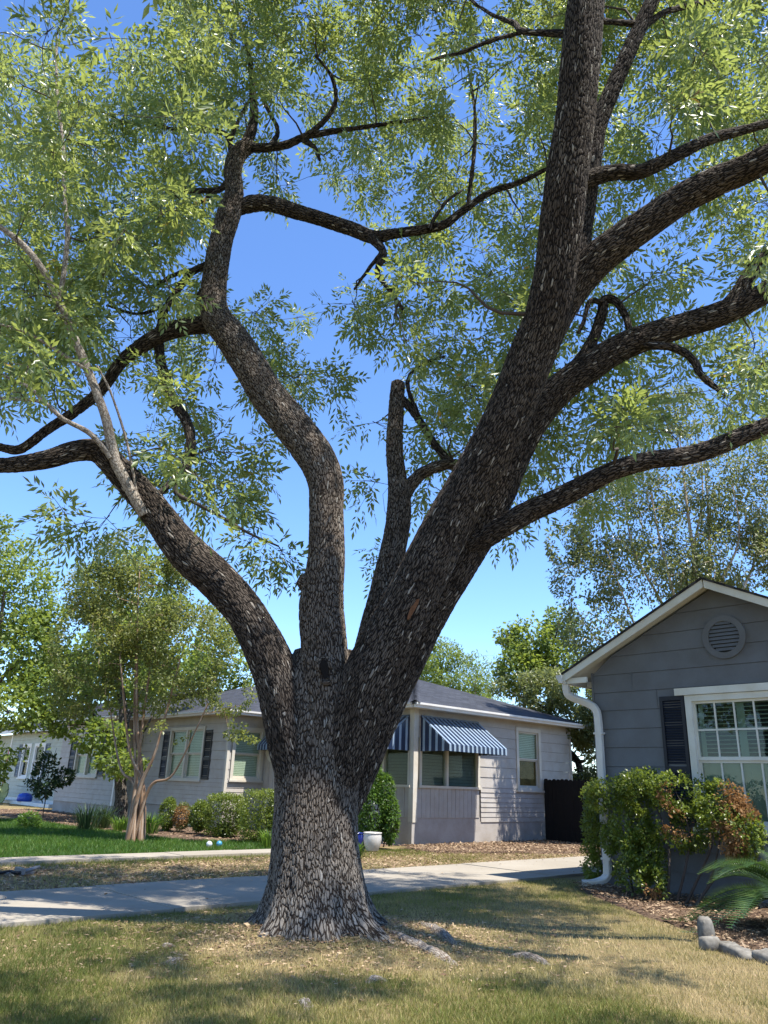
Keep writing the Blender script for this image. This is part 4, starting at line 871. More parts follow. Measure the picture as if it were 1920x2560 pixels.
twig_obj('twigs', tw, M['ash_twig'], ash, 5)['kind'] = 'stuff'
twig_obj('twiglets', ST, M['ash_twig'], ash, 3)['kind'] = 'stuff'
q_ = PS - O; zc = q_ @ FW; px = 960 + F * (q_ @ CR) / zc; py = 1280 - F * (q_ @ CU) / zc
inside = (zc > 1) & (px > 20) & (px < 1900) & (py > 20) & (py < 1500)
near = np.argsort(np.where(inside, zc, 99))[:280]
keep = np.ones(len(PS), bool); keep[near] = False
b, d, nn, ln, rn = compound(PS[keep], XD[keep], ND[keep], LL[keep], RN[keep])
tag(obj('crown', leaves_mesh('crown', b, d, nn, ln, ln * .34, rn), M['ash_leaf'], ash), kind='stuff')
lm = []
for k in range(6):
    b, d, nn, ln, rn = compound(np.zeros((1, 3)), np.array([[1., 0, 0]]), np.array([[0, 0, 1.]]), np.array([1.]), np.array([.2 + .1 * k]))
    me = leaves_mesh('leaf', b, d, nn, ln, ln * .34, rn); me.materials.append(M['ash_leaf']); lm.append(me)
for k, i in enumerate(near):
    x = nrm(XD[i]); y = nrm(np.cross(ND[i], x)); z = np.cross(x, y); s = LL[i]
    o = bpy.data.objects.new('leaf', lm[k % 6]); COL.objects.link(o); o.parent = ash
    o.matrix_world = Matrix(((x[0] * s, y[0] * s, z[0] * s, PS[i, 0]), (x[1] * s, y[1] * s, z[1] * s, PS[i, 1]), (x[2] * s, y[2] * s, z[2] * s, PS[i, 2]), (0, 0, 0, 1)))
print('ash leaflets', len(PS) * 7)

# ------------------------------------------------------------------ other trees
def leafcloud(blobs, n, shell=.55, clump=.5, csize=.35):
    """points through a set of ellipsoids, gathered into clumps; returns points and outward directions"""
    w = np.array([a * b * c for _, (a, b, c) in blobs]) ** (2 / 3.); k = rng.choice(len(blobs), size=n, p=w / w.sum())
    C = np.array([b[0] for b in blobs])[k]; R = np.array([b[1] for b in blobs])[k]
    u = unit(n); r = rng.random(n) ** .5 * (1 - shell) + shell * rng.uniform(.75, 1.08, n)
    p = C + u * R * r[:, None]
    keep = fbm(p, 1 / csize) > clump * .9
    return p[keep], u[keep]
def stretch_leaf(name, pts, out, ln, wd, mat, parent, droop=.3, jit=.6, rnd=None, spec=None):
    n = len(pts); x = nrm(out * .5 + rng.normal(size=(n, 3)) * jit - EZ * droop); nd = nrm(EZ * .8 + out * .5 + rng.normal(size=(n, 3)) * .5)
    rn = np.clip(vnoise(pts, 1.3) * .55 + rng.random(n) * .45, 0, 1) if rnd is None else rnd
    L_ = ln * rng.uniform(.7, 1.25, n)
    o = obj(name, leaves_mesh(name, pts, x, nd, L_, L_ * wd, rn), mat, parent); return tag(o, kind='stuff')
def tree(name, label, base, stems, blobs, n, ln, wd, leafm, barkm, group=None, ntw=220, clump=.5, csize=.5, shell=.45, step=.12, droop=.3, stemname='trunk', rmax=.03):
    t = thing(name, label, 'tree', group=group); S_, R_ = [], []
    for k, st in enumerate(stems):
        pr = catmull(np.array(st, float), 6); pr, _ = resample(pr, step); v, q, tr, b = tube(pr, 12 if pr[:, 3].max() > .08 else 8, k + 3, .06)
        obj(stemname, mesh_np(stemname, v, q, tr, {'bark': b}, smooth=True), M[barkm], t); S_.append(pr[len(pr) // 4:, :3]); R_.append(pr[len(pr) // 4:, 3])
    p, u = leafcloud(blobs, n, shell, clump, csize)
    tg = p[rng.choice(len(p), min(ntw, len(p)), replace=False)]
    tws, _ = grow(np.vstack(S_), np.concatenate(R_), tg, rmax, .25, .009 if barkm == 'myrtle_pale' else .006, .3)
    tag(twig_obj('branches', tws, M[barkm], t, 4), kind='stuff')
    stretch_leaf('crown', p, u, ln, wd, M[leafm], t, droop)
    return t
def stem(base, top, r0, r1, bend=.3, n=5):
    base, top = np.array(base, float), np.array(top, float); u = np.linspace(0, 1, n)[:, None]; j = rng.normal(size=(n, 3)) * bend * np.array([1, 1, .3]); j[0] = 0
    return np.c_[base + (top - base) * u + j * u * (1.1 - u) * 2, np.linspace(r0, r1, n)]
# multi-stemmed myrtle in the green lawn
mb = G(335, 2105); mb[2] = 0
ms = []
for (x, y, r0, r1, Y) in ((300, 1640, .06, .02, 18.4), (345, 1500, .07, .02, 18.8), (390, 1560, .06, .02, 18.9), (450, 1650, .06, .02, 18.3), (520, 1760, .045, .015, 18.2), (350, 1400, .05, .015, 19.2), (270, 1740, .05, .015, 19.4)):
    tp = P(x, y, Y); b0 = mb + np.array([rng.normal() * .12, rng.normal() * .08, -.05]); m1 = b0 + np.array([(tp[0] - b0[0]) * .16 + rng.normal() * .04, (tp[1] - b0[1]) * .2, 1.25]); m2 = b0 + (tp - b0) * np.array([.55, .5, .5])
    ms.append(np.array([[*b0, r0], [*m1, r0 * .8], [*m2, r0 * .55], [*tp, r1]]))
def bl(x, y, Y, rx, rz, ry=None):
    c = P(x, y, Y); zc = (c - O) @ FW; return (c, (rx * zc / F, (ry or rx * zc / F * .9) if ry else rx * zc / F * .9, rz * zc / F))
tree('crape_myrtle', 'multi-stemmed crape myrtle standing in the green front lawn', mb, ms,
     [bl(340, 1500, 19, 150, 150), bl(230, 1620, 18.6, 110, 120), bl(470, 1610, 18.8, 130, 110), bl(350, 1400, 19, 120, 80), bl(250, 1480, 19, 100, 80), bl(570, 1720, 18.6, 80, 70), bl(180, 1740, 19, 70, 60), bl(380, 1700, 19, 150, 90), bl(460, 1440, 19, 70, 60), bl(420, 1830, 18.3, 60, 30), bl(610, 1830, 18.3, 50, 30)],
     56000, .085, .6, 'leaf_myrtle', 'myrtle_bark', ntw=420, clump=.56, csize=.62, stemname='stem', rmax=.02)
# shade tree right by the bungalow wall
ob = G(302, 2060); ob[2] = 0
ob = np.array([-7.9, 25.6, 0.])
tree('shade_tree', 'dark-trunked broadleaf tree close to the shuttered bungalow wall', ob,
     [np.array([[*(ob - EZ * .1), .26], [*(ob + EZ * .5), .20], [*(P(300, 1900, 25.6)), .17], [*(P(310, 1800, 25.6)), .15], [*(P(290, 1650, 25.8)), .11], [*(P(270, 1500, 26)), .05]]), stem(P(300, 1890, 25.6), P(180, 1700, 25), .10, .03, .2), stem(P(305, 1830, 25.6), P(400, 1620, 25), .09, .03, .2), stem(P(312, 1910, 25.6), P(380, 1790, 25), .07, .03, .15)],
     [bl(250, 1840, 24.9, 75, 45), bl(300, 1910, 24.6, 70, 35), bl(180, 1800, 25, 70, 50), bl(270, 1650, 26, 170, 130), bl(130, 1700, 26, 110, 100), bl(420, 1640, 26, 110, 100)],
     17000, .15, .75, 'leaf_bright', 'dark_bark', ntw=160, clump=.52, csize=.8)
# trees over the far left and behind the roofs
def bgtree(label, bx, by, h, blobs, n, ln, lm, bark='dark_bark', wd=.7, r=.2, clump=.5, csize=.9, name='leafy_tree', ntw=140, droop=.3, group=None):
    b = np.array([bx, by, -.1]); top = np.array(blobs[0][0]); st = [np.c_[np.array([b, b + EZ * h * .35 + rng.normal(size=3) * .1, (b + EZ * h * .35 + top) / 2 + rng.normal(size=3) * .2, top]), [r, r * .8, r * .5, r * .2]]]
    for c, R in blobs[1:5]: st.append(stem(b + EZ * h * .4, np.array(c), r * .5, r * .12, .35))
    return tree(name, label, b, st, blobs, n, ln, wd, lm, bark, group, ntw, clump, csize, .4, .3, droop)
c = P(60, 1700, 24); bgtree('bright leafy tree overhanging the far pale green house', c[0] - 2.0, 26.0, 9, [bl(10, 1480, 25, 130, 150), bl(60, 1620, 24.5, 110, 110), bl(-40, 1400, 26, 120, 130), bl(110, 1720, 24, 90, 70), bl(30, 1780, 23.5, 110, 70), bl(10, 1870, 23.5, 80, 50), bl(-5, 1930, 23.6, 30, 35), bl(60, 1850, 23.6, 70, 40), bl(140, 1560, 25, 60, 60)], 26000, .14, 'leaf_bright')
bgtree('tall broadleaf tree rising behind the crape myrtle and bungalow roof', -9.5, 36, 10, [bl(330, 1480, 36, 150, 120), bl(450, 1600, 36, 170, 110), bl(600, 1560, 35, 80, 70), bl(230, 1600, 36, 120, 110), bl(630, 1690, 35, 60, 60), bl(400, 1700, 36, 200, 90)], 26000, .20, 'leaf_bright', csize=1.1)
bgtree('feathery light green tree behind the bungalow roof peak', 3.2, 36, 7, [bl(1120, 1700, 36, 110, 70), bl(1060, 1690, 35.5, 60, 60), bl(1190, 1700, 36, 80, 70), bl(1100, 1640, 36, 60, 45), bl(1230, 1760, 36, 80, 60), bl(1020, 1740, 36, 60, 60), bl(1080, 1600, 36, 25, 30)], 22000, .17, 'leaf_bright', wd=.35, csize=.9)
bgtree('broadleaf tree with yellow-green top beyond the fence', 5.9, 28.5, 8, [bl(1330, 1600, 28.5, 80, 70), bl(1300, 1680, 28, 70, 70), bl(1390, 1660, 28.5, 80, 80), bl(1270, 1580, 28.5, 40, 40), bl(1400, 1560, 28.5, 50, 50)], 13000, .15, 'leaf_bright', csize=.8)
bgtree('dark olive evergreen tree beside the bungalow rear corner', 6.6, 26.0, 6, [bl(1370, 1740, 26, 110, 70), bl(1280, 1730, 26, 60, 40), bl(1450, 1790, 25.5, 90, 90), bl(1470, 1900, 25.5, 60, 90), bl(1440, 1990, 26, 60, 60), bl(1500, 1840, 25, 60, 120)], 26000, .14, 'leaf_olive', wd=.45, r=.14, csize=.7, name='evergreen_tree')
# tall pale-stemmed myrtle behind the gray house
b0 = np.array([9.3, 21.8, -.1]); st = []
for (x, y, Y, r) in ((1700, 1100, 21.5, .10), (1620, 1180, 21.3, .08), (1760, 1150, 21.6, .10), (1830, 1200, 21.2, .08), (1500, 1330, 21.8, .07), (1560, 1250, 21.4, .08), (1900, 1260, 21.5, .08), (1430, 1500, 21.8, .06), (1480, 1640, 21.6, .05), (1740, 1050, 21.9, .07)):
    tp = P(x, y, Y); b1 = b0 + np.array([rng.normal() * .25, rng.normal() * .2, 0]); st.append(np.c_[np.array([b1, b1 + (tp - b1) * [.12, .1, .3] + EZ * .2, b1 + (tp - b1) * [.45, .4, .62] + rng.normal(size=3) * .15, b1 + (tp - b1) * .82 + rng.normal(size=3) * .15, tp]), [r, r * .85, r * .6, r * .4, r * .15]])
tree('tall_myrtle', 'tall myrtle with many pale bare stems behind the gray gabled house', b0, st,
     [bl(1700, 1180, 21.5, 170, 160), bl(1850, 1220, 21.5, 150, 170), bl(1560, 1300, 21.5, 140, 140), bl(1470, 1440, 21.6, 100, 110), bl(1640, 1420, 21.8, 170, 110), bl(1800, 1400, 21.8, 170, 100), bl(1420, 1360, 21.6, 60, 60), bl(1500, 1580, 21.6, 110, 100), bl(1960, 1300, 21.5, 120, 200), bl(1700, 1030, 21.6, 80, 70), bl(1560, 1060, 21.6, 50, 50), bl(1440, 1250, 21.6, 50, 40)],
     72000, .12, .5, 'leaf_olive', 'myrtle_pale', ntw=620, clump=.535, csize=.55, stemname='stem', rmax=.025, droop=.5)

for lab, bx, by in (('unseen tree added for the gray house window to reflect', -19, 6),):  # out of frame, added only to give the window pane a reflection
    bb = np.array([bx, by, 0.]); bgtree(lab, bx, by, 8, [(bb + [0, 0, 8.5], (3.5, 3.5, 2.5)), (bb + [2, 0, 6.5], (3, 3, 2.2)), (bb + [-2.2, .5, 6.3], (3, 3, 2.2)), (bb + [0, 2, 5.8], (3, 3, 2)), (bb + [.5, -2, 6], (3, 3, 2))], 9000, .30, 'leaf_bright', csize=1.2, ntw=60)
# ------------------------------------------------------------------ shrubs and small plants
def shrub(name, label, cat, blobs, n, ln, wd, leafm, stems=(), group=None, clump=.42, csize=.16, shell=.7, droop=0, patches=None, barkm='ash_twig', ntw=60, boxy=0):
    t = thing(name, label, cat, group=group); S_, R_ = [], []
    for k, s in enumerate(stems):
        pr, _ = resample(catmull(np.array(s, float), 5), .06); v, q, tr, b = tube(pr, 7, k, .05); obj('stem', mesh_np('stem', v, q, tr, {'bark': b}, smooth=True), M[barkm], t); S_.append(pr[:, :3]); R_.append(pr[:, 3])
    p, u = leafcloud(blobs, n, shell, clump, csize)
    if boxy:   # clipped into blocks
        for c, R in blobs: pass
        d = u / np.max(np.abs(u) + 1e-9, axis=1)[:, None]; sc = np.linalg.norm(d, axis=1)
        k = np.argmin(np.array([np.abs((p - c) / R).max(1) for c, R in blobs]), 0); C = np.array([b[0] for b in blobs])[k]; p = C + (p - C) * (1 + (sc - 1) * boxy)[:, None]
    p[:, 2] = np.maximum(p[:, 2], .03)
    if S_:
        tg = p[rng.choice(len(p), min(ntw, len(p)), replace=False)]; tws, _ = grow(np.vstack(S_), np.concatenate(R_), tg, .01, .3, .002, .1); tag(twig_obj('twigs', tws, M[barkm], t, 4), kind='stuff')
    if patches is not None:
        isb = np.zeros(len(p), bool)
        for c, r in patches: isb |= (np.linalg.norm(p - c, axis=1) < r * rng.uniform(.6, 1.15, len(p)))
        ob_ = stretch_leaf('dead_foliage', p[isb], u[isb], ln, wd, M['leaf_brown'], t, droop); ob_['label'] = 'dried brown leaves'
        p, u = p[~isb], u[~isb]
    stretch_leaf('foliage', p, u, ln, wd, M[leafm], t, droop); return t
def hb(x, y0, y1, w, Y, dep):
    top, bot = P(x, y0, Y), P(x, y1, Y); zc = (top - O) @ FW; c = (top + bot) / 2; return (c, (w / 2 * zc / F, dep, (top[2] - bot[2]) / 2))
shrub('clipped_hedge', 'tall square-clipped green hedge against the entry wall, largest of its row', 'hedge', [hb(655, 1975, 2105, 100, 19.6, .45), hb(700, 1975, 2105, 70, 19.8, .4)], 15000, .05, .6, 'leaf_hedge', [stem(G(660, 2100), G(660, 2100) + EZ * .8, .02, .01, .05)], boxy=.85)
shrub('boxwood_bush', 'yellow-topped boxwood bush beside the tall square hedge', 'bush', [hb(560, 1983, 2090, 92, 20.8, .45)], 9000, .05, .6, 'leaf_hedge', [stem(G(560, 2088), G(560, 2088) + EZ * .7, .02, .01, .05)], boxy=.7)
shrub('boxwood_bush', 'small rounded boxwood next to the rusty sparse shrub', 'bush', [hb(500, 2000, 2080, 50, 21.5, .4)], 5000, .05, .6, 'leaf_hedge', [stem(G(500, 2078), G(500, 2078) + EZ * .6, .02, .01, .05)])
c = hb(456, 2005, 2078, 44, 22, .35)
shrub('sparse_shrub', 'sparse rusty-leaved shrub below the double window', 'bush', [c], 3000, .05, .6, 'leaf_olive', [stem(G(456, 2076), G(456, 2076) + EZ * .6, .02, .01, .1)], patches=[(c[0] + np.array([0, -.3, 0]), .35)])
shrub('boxwood_bush', 'narrow boxwood under the left shutter of the double window', 'bush', [hb(420, 1992, 2078, 42, 22.2, .35)], 4000, .05, .6, 'leaf_hedge', [stem(G(420, 2076), G(420, 2076) + EZ * .6, .02, .01, .05)])
shrub('nandina', 'tall leafy shrub at the porch corner behind two pots', 'bush', [hb(930, 1950, 2115, 90, 19.3, .4), hb(975, 1985, 2110, 45, 19.2, .3), hb(925, 1885, 1990, 60, 19.5, .3), hb(960, 1930, 2020, 50, 19.4, .3)], 14000, .08, .42, 'leaf_nandina', [stem(G(935 + d, 2118), P(930 + 1.4 * d, 1950, 19.3), .018, .006, .1) for d in (-14, 0, 12, 24)], csize=.2, clump=.45, droop=.4)
def clump_grass(name, label, base, n, h, spread, leafm, cat='plant', wd=.018):
    t = thing(name, label, cat); a = rng.random(n) * 6.283; lean = rng.uniform(.1, .9, n) * spread; b = base + np.c_[np.cos(a), np.sin(a), np.zeros(n)] * (rng.random(n) ** .5 * spread * .45)[:, None]
    hh = h * rng.uniform(.6, 1.1, n); d = np.c_[np.cos(a) * lean, np.sin(a) * lean, hh]; sd = np.c_[-np.sin(a), np.cos(a), np.zeros(n)] * wd * .5
    m1 = b + d * .55 + EZ * .12 * h; tip = b + d * [1.15, 1.15, .9]
    v = np.stack([b - sd, b + sd, m1 + sd, m1 - sd, tip], 1).reshape(-1, 3); k = (np.arange(n) * 5)[:, None]
    o = obj('blades', mesh_np('blades', v, k + [0, 1, 2, 3], k + [3, 2, 4], {'rnd': np.repeat(rng.random(n), 5)}), M[leafm], t); tag(o, kind='stuff'); return t
for x, y, h, sp_, m, lab in ((215, 2078, .75, .55, 'leaf_dark', 'dark strap-leaved clump below the left shuttered window'), (255, 2074, .7, .5, 'leaf_dark', 'dark strap-leaved clump between the shuttered wall and the tree trunk'), (300, 2080, .45, .4, 'leaf_nandina', 'lighter strap-leaved clump around the shade tree base'), (372, 2088, .6, .4, 'leaf_nandina', 'strap-leaved clump right behind the myrtle stems'), (890, 2148, .35, .22, 'leaf_nandina', 'small grassy tuft in front of the blue pot'), (560, 2096, .5, .35, 'leaf_dark', 'low dark tuft in front of the yellow-topped boxwood'), (672, 2122, .45, .3, 'leaf_nandina', 'grassy tuft at the end of the front walk')):
    g = G(x, y); g[2] = 0; clump_grass('liriope', lab, g, 130, h, sp_, m)
g = G(75, 2072); shrub('fern_bush', 'low ferny bush at the left corner of the bungalow', 'bush', [hb(75, 2030, 2075, 60, g[1], .3)], 1500, .08, .4, 'leaf_nandina', [stem(g, g + EZ * .3, .01, .005, .05)], clump=.45)
g = G(108, 2055); g[2] = 0; sap = [stem(g, P(112, 1960, g[1]), .02, .012, .1), stem(P(110, 1975, g[1]), P(40, 1965, g[1]), .012, .005, .1), stem(P(112, 1965, g[1]), P(165, 1935, g[1]), .012, .005, .1), stem(P(112, 1960, g[1]), P(140, 1870, g[1]), .012, .005, .1)]
shrub('young_shrub', 'spindly dark-leaved sapling in front of the far pale green house', 'shrub', [hb(115, 1880, 2000, 60, g[1], .5), hb(60, 1950, 1985, 70, g[1], .3), hb(150, 1920, 1965, 70, g[1], .3)], 2300, .13, .5, 'leaf_dark', sap, clump=.5, csize=.4, ntw=40)
# pots
def pot(label, x, yb, wpx, hpx, mat, neck):
    g = G(x, yb); g[2] = .03; zc = (g - O) @ FW; w = wpx * zc / F / 2; h = hpx * zc / F; t = thing('flower_pot', label, 'pot')
    lathe('body', [(.0, 0), (w * .62, 0), (w * .68, h * .05), (w * .9, h * .35), (w * 1.0, h * .62), (w * .97, h * .85), (w * neck, h * .93)], g, mat, t)
    lathe('rim', [(w * neck, h * .925), (w * (neck + .08), h * .94), (w * (neck + .08), h), (w * (neck - .05), h), (w * (neck - .1), h * .8)], g, mat, t); lathe('soil', [(0, h * .84), (w * (neck - .09), h * .84)], g, M['mulch'], t)
pot('pale grey glazed pot beside the blue pot', 930, 2131, 46, 43, M['potwhite'], .93); pot('cobalt blue glazed pot beside the pale pot', 890, 2126, 34, 38, M['potblue'], .94)
# bush against the gray house
def gp(s, z, o): return GF.at(s, z, o)
gb = [(gp(.55, 1.36, .55), (.45, .36, .28)), (gp(1.1, 1.48, .55), (.45, .38, .30)), (gp(1.7, 1.45, .6), (.48, .38, .30)), (gp(2.25, 1.3, .65), (.4, .35, .34)), (gp(2.55, 1.0, .8), (.3, .3, .4)), (gp(.9, .95, .6), (.34, .3, .36)), (gp(1.75, 1.0, .65), (.40, .3, .34)), (gp(1.15, .6, .75), (.34, .28, .36)), (gp(1.0, .35, .85), (.28, .25, .28)), (gp(.1, 1.12, .25), (.2, .2, .35)), (gp(.5, .75, .5), (.18, .2, .25)), (gp(1.35, .28, .95), (.25, .25, .2)), (gp(2.4, .9, .8), (.28, .25, .3))]
gs = [np.c_[np.array([gp(1.35 + k * .12, 0, .85), gp(1.3 + k * .22, .45, .8), gp(1.1 + k * .34, .9, .65), gp(.8 + k * .42, 1.35, .55)]), [.022, .018, .013, .006]] for k in range(5)] + [np.c_[np.array([gp(1.9, 0, 1.0), gp(2.1, .4, .8), gp(2.25, 1.0, .7), gp(2.2, 1.3, .6)]), [.018, .015, .01, .005]], np.c_[np.array([gp(.9, 0, .7), gp(.75, .5, .6), gp(.5, .95, .5), gp(.2, 1.2, .3)]), [.018, .015, .01, .005]]]
shrub('boxwood_bush', 'leggy boxwood with dried brown patches under the gray house window', 'bush', gb, 46000, .05, .62, 'leaf_bush', gs, clump=.52, csize=.2, shell=.55, ntw=160,
      patches=[(gp(2.62, 1.4, .75), .33), (gp(1.75, 1.05, 1.0), .27), (gp(2.4, .85, 1.0), .30), (gp(1.7, 1.35, .95), .2), (gp(1.4, .12, 1.1), .15)])
shrub('corner_bush', 'green bush behind the white downspout at the house corner', 'bush', [(gp(-.25, .75, -.35), (.3, .3, .5)), (gp(-.3, .35, -.3), (.28, .3, .35)), (gp(-.15, 1.2, -.3), (.2, .25, .25))], 9000, .05, .6, 'leaf_bush', [stem(gp(-.3, 0, -.35), gp(-.25, .9, -.35), .02, .008, .08)], clump=.45)
# sago palm
pc = np.array([4.58, 9.2, .0]); palm = thing('sago_palm', 'dark green sago palm at the edge of the mulch bed', 'palm')
lathe('trunk', [(0, -.05), (.17, -.05), (.2, .12), (.18, .3), (.1, .42), (0, .45)], pc, M['dark_bark'], palm, 14)
for k in range(50):
    a = k * 2.39996; el = rad(rng.uniform(5, 70)) if k > 8 else rad(rng.uniform(0, 20)); L_ = rng.uniform(1.0, 1.35); u = np.linspace(0, 1, 34); d = np.array([math.cos(a), math.sin(a), 0])
    path = pc + EZ * .38 + d * (u * L_ * math.cos(el))[:, None] + EZ * (u * L_ * math.sin(el) - u ** 2 * L_ * .55)[:, None]
    path[:, 2] = np.maximum(path[:, 2], .05); tg_ = nrm(np.gradient(path, axis=0)); sd_ = nrm(np.cross(tg_, EZ)); up_ = np.cross(sd_, tg_)
    V, T, Rn = [], [], []
    for i in range(3, 34):
        for sg in (-1, 1):
            ll = .20 * math.sin(math.pi * (.12 + .85 * u[i])) + .03; tip = path[i] + sd_[i] * sg * ll + tg_[i] * ll * .55 + up_[i] * ll * .3; n0 = len(V)
            V += [path[i] - tg_[i] * .008, path[i] + tg_[i] * .011, tip]; T.append([n0, n0 + 1, n0 + 2]); r_ = rng.random() * .6 + (.3 if k % 3 == 0 else 0); Rn += [r_, r_, r_]
    v, q, t, b = tube(np.c_[path, np.linspace(.007, .002, 34)], 4, k, 0); n0 = len(V); V = np.vstack([np.array(V), v])
    obj('frond', mesh_np('frond', V, q + n0, np.vstack([np.array(T), t + n0]), {'rnd': np.r_[Rn, np.full(len(v), .5)]}), M['leaf_palm'], palm)
# edging stones
def stone(label, c, size, rz):
    u = np.linspace(0, np.pi, 9); a = np.linspace(0, 2 * np.pi, 16, endpoint=False); S, A = np.meshgrid(u, a, indexing='ij'); sx = np.sign
    f = lambda t, e: sx(t) * np.abs(t) ** e
    v = np.stack([f(np.sin(S), .5) * f(np.cos(A), .5), f(np.sin(S), .5) * f(np.sin(A), .5), f(np.cos(S), .6)], -1).reshape(-1, 3)
    v = v * (1 + .7 * (fbm(v * 1.0 + c * 3, 1.7) - .5)[:, None]) * size; ca, sa = math.cos(rz), math.sin(rz); v = np.c_[v[:, 0] * ca - v[:, 1] * sa, v[:, 0] * sa + v[:, 1] * ca, v[:, 2]] + c
    i = np.arange(8)[:, None] * 16; j = np.arange(16)[None]; j2 = (j + 1) % 16
    o = obj('edging_stone', mesh_np('edging_stone', v, np.stack([i + j, i + j2, i + 16 + j2, i + 16 + j], -1).reshape(-1, 4), smooth=True), M['limestone']); tag(o, label, 'stone', 'limestone edging of the mulch bed')
for lab, x, y, sz, rz in (('small upright limestone at the end of the bed edging', 1768, 2352, (.07, .07, .14), 0), ('squat limestone block between the upright and the long edging stones', 1776, 2372, (.10, .08, .075), .3), ('long low limestone in the mulch bed edging', 1840, 2385, (.085, .27, .06), .05), ('limestone edging block below the sago palm', 1925, 2408, (.085, .2, .06), .1)):
    g = G(x, y); g[2] = terrain(g[:2]) + sz[2] * .6; stone(lab, g, np.array(sz), rz)
# small things on the neighbour's side
for lab, x, y, m in (('small pale white ball on the lawn by the walk', 522, 2122, 'ballwhite'), ('small light blue ball on the lawn by the walk', 547, 2121, 'ballblue')):
    g = G(x, y); g[2] = .09; u = np.linspace(0, math.pi, 12); tag(lathe('lawn_ball', [(max(.001, .065 * math.sin(t)), -.065 * math.cos(t)) for t in u], g, M[m]), lab, 'ball')
hz = thing('lawn_sprinkler', 'dark hose-end sprinkler lying on the dry grass strip', 'sprinkler'); g = G(30, 2190); g2 = G(92, 2186)
pth = np.array([G(-40, 2196), G(0, 2192), G(22, 2188), G(40, 2192), G(60, 2188)]); pth[:, 2] = .05; v, q, t, b = tube(resample(np.c_[catmull(pth, 6), np.full(25, .022)], .05)[0], 8, 1, 0); obj('hose', mesh_np('hose', v, q, t, {'bark': b}, smooth=True), M['rubber'], hz)
pth = np.array([G(55, 2189), G(75, 2187), G(95, 2184)]); pth[:, 2] = [.05, .07, .09]; v, q, t, b = tube(np.c_[pth, [.03, .028, .025]], 10, 1, 0); obj('sprinkler_bar', mesh_np('sprinkler_bar', v, q, t, {'bark': b}, smooth=True), M['metal'], hz)
fs = Frame(g2, E1, E2); boxes('sprinkler_base', [fs.box(-.45, -.05, .01, .045, -.03, .03), fs.box(-.28, -.22, .01, .10, -.14, .14)], M['metal'], hz)
# on the far porch edge
tb = LH + E2 * .15 - E1 * .55; tb = HF.at(.55, .14, .55); tag(lathe('plastic_tub', [(0, 0), (.30, 0), (.34, .05), (.33, .22), (.27, .32), (.12, .37), (0, .375)], tb, M['blueplastic']), 'bright blue rounded plastic tub on the white porch edge', 'tub')
cac = thing('prickly_pear', 'pale green prickly pear cactus by the far porch', 'cactus')
for k in range(13):
    c = HF.at(2.2 + rng.normal() * .45, .35 + rng.random() * .55, 1.1 + rng.normal() * .12); r_ = rng.uniform(.2, .3); an = rng.normal() * .5; u = np.linspace(0, 2 * np.pi, 18, endpoint=False)
    if k < 3: c[2] = .25
    prf = [(math.cos(t) * r_ * .75, math.sin(t) * r_) for t in u]; fr_ = Frame(c, nrm(E2 * math.cos(an) + E1 * math.sin(an)), nrm(-E1 * math.cos(an) + E2 * math.sin(an)))
    poly_prism('pad', [fr_.at(a, z, 0) for a, z in prf], [fr_.at(a, z, .05) for a, z in prf], M['leaf_cactus'], cac)

# ------------------------------------------------------------------ grass and litter
def blades(name, xy, h, w, rnd, mat, label):
    n = len(xy); z = terrain(xy) - .005; a = rng.random(n) * 6.283; b = np.c_[xy, z]; sd = np.c_[np.cos(a), np.sin(a), np.zeros(n)] * (w * .5)[:, None]
    ln = rng.normal(size=(n, 2)) * .45; tip = b + np.c_[ln * h[:, None], h]
    v = np.stack([b - sd, b + sd, tip], 1).reshape(-1, 3); k = (np.arange(n) * 3)[:, None]
    return tag(obj(name, mesh_np(name, v, None, k + [0, 1, 2], {'rnd': np.repeat(np.clip(rnd, 0, 1), 3)}), M[mat]), label, 'grass', kind='stuff')
def qof(xy): return (xy - C0[:2]) @ E2[:2]
def pof(xy): return (xy - C0[:2]) @ E1[:2]
n = 520000; Y = 4.6 + 9.5 * rng.random(n) ** 1.5; X = rng.uniform(-1, 1, n) * (.62 * Y + .6); xy = np.c_[X, Y]
ok = (qof(xy) < -5.82 - .05 * rng.random(n)) & ~inpoly(xy, np.array(bed_gray)); rt = np.linalg.norm(xy - TREE, axis=1); ok &= rt > .62
dry = fbm(xy, .55) * .55 + fbm(xy + 31, 2.2) * .45
bare = np.exp(-((rt - .6) / .9) ** 2) * .55 + np.clip((xy[:, 0] - .6) / 5, 0, .35) + .25 * np.exp(-((xy - np.array([1.6, 8.4])) ** 2).sum(1) / 2.0)
ok &= rng.random(n) > np.clip((dry - .55) * 1.3 + bare * .8, 0, .78)
xy, dr_ = xy[ok], (dry + bare * .55)[ok]; m = len(xy); print('near blades', m)
blades('grass', xy, rng.uniform(.02, .055, m), rng.uniform(.004, .008, m), (dr_ - .33) * 1.9 + rng.normal(size=m) * .17, 'grass_dry', 'patchy half-dry mown lawn around the big tree')
n = 170000; p_ = rng.uniform(-16, -1.0, n); q__ = rng.uniform(.28, 12, n); xy = C0[:2] + p_[:, None] * E1[:2] + q__[:, None] * E2[:2]; ok = ~inpoly(xy, np.array(bed_left)) & (xy[:, 1] < 33); xy = xy[ok]
blades('green_grass', xy, rng.uniform(.05, .11, len(xy)), rng.uniform(.014, .024, len(xy)), fbm(xy, .6) * .8 + rng.normal(size=len(xy)) * .2, 'grass_green', 'lush green front lawn under the crape myrtle')
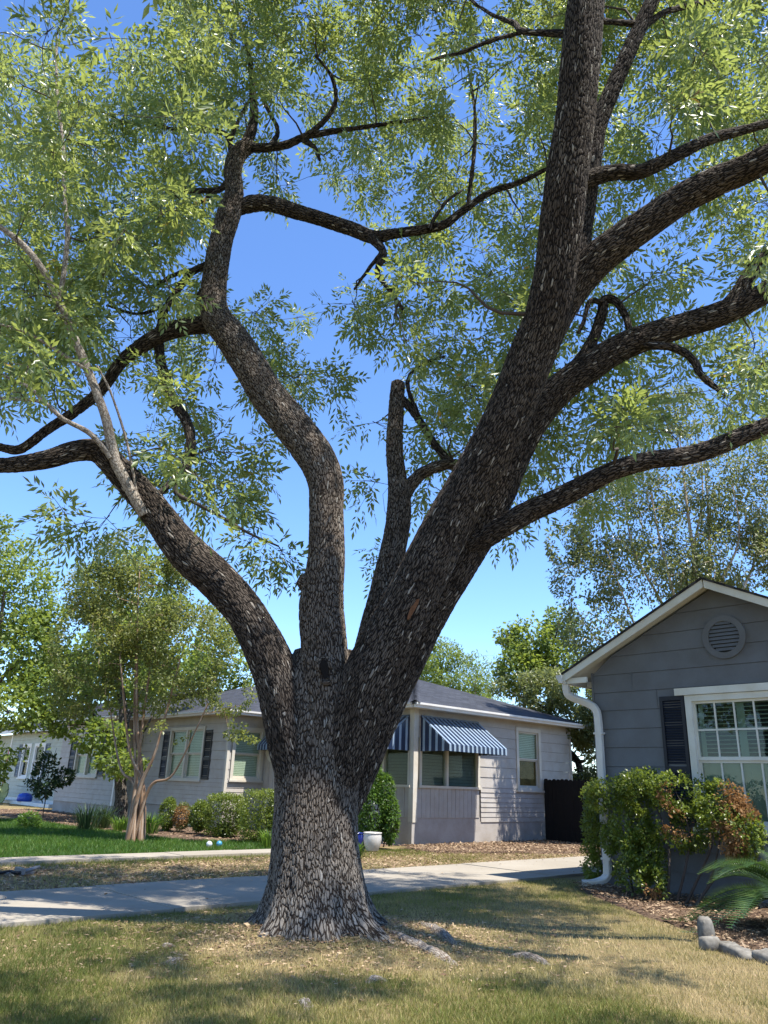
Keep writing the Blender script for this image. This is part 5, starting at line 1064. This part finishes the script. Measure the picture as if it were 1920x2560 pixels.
n = 150000; p_ = rng.uniform(-17, 3, n); q__ = rng.uniform(-3.68, -.53, n); xy = C0[:2] + p_[:, None] * E1[:2] + q__[:, None] * E2[:2]; dd = fbm(xy, .8); band = np.clip(1 - np.abs(q__ + .8) / 1.2, 0, 1); ok = (rng.random(n) < np.clip(.62 - dd + .35 * band, .04, .8)) & ~inpoly(xy, np.array(bed_right)); xy = xy[ok]; dd = dd[ok]; bb = band[ok]
blades('strip_grass', xy, rng.uniform(.03, .07, len(xy)), rng.uniform(.010, .018, len(xy)), .35 + dd * .8 - bb * .5 + rng.normal(size=len(xy)) * .15, 'grass_dry', 'thin straw-coloured grass strip between walk and driveway')
def litter(name, xy, ln, label, z=.02, zf=None):
    m = len(xy); pts = np.c_[xy, terrain(xy) + z + rng.random(m) * .012]; x = nrm(np.c_[rng.normal(size=(m, 2)), rng.normal(size=m) * .15]); nd = nrm(EZ + rng.normal(size=(m, 3)) * .35); L_ = ln * rng.uniform(.5, 1.3, m)
    tag(obj(name, leaves_mesh(name, pts, x, nd, L_, L_ * rng.uniform(.15, .45, m), rng.random(m)), M['litter']), label, 'leaf litter', kind='stuff')
def inbed(poly, n):
    poly = np.array(poly); xy = rng.uniform(poly.min(0), poly.max(0), (n, 2)); return xy[inpoly(xy, poly)]
litter('bark_chips', inbed(bed_gray, 26000), .06, 'shredded bark and dead leaves below the gray wall', .065); litter('dead_leaves', inbed(bed_right, 22000), .08, 'dead leaves along the pale side wall', .06); litter('leaf_mulch', inbed(bed_left, 16000), .08, 'dead leaves under the hedges', .05)
xy = TREE + rng.normal(size=(9000, 2)) * [1.1, .8]; xy = xy[(qof(xy) < -5.9) & (np.linalg.norm(xy - TREE, axis=1) > .55)]; litter('straw_litter', xy, .05, 'dry straw and fallen leaves around the tree base', .01)
xy = C0[:2] + rng.uniform(-17, 3, (24000, 1)) * E1[:2] + rng.uniform(-3.6, -.9, (24000, 1)) * E2[:2]; litter('strip_litter', xy, .07, 'fallen leaves on the straw-coloured strip', .01)
xy = C0[:2] + rng.uniform(-17, 8, (260, 1)) * E1[:2] + (-3.75 - rng.random((260, 1)) ** 2 * 2.0) * E2[:2]; litter('drive_litter', xy, .06, 'few fallen leaves scattered on the concrete driveway', .05)
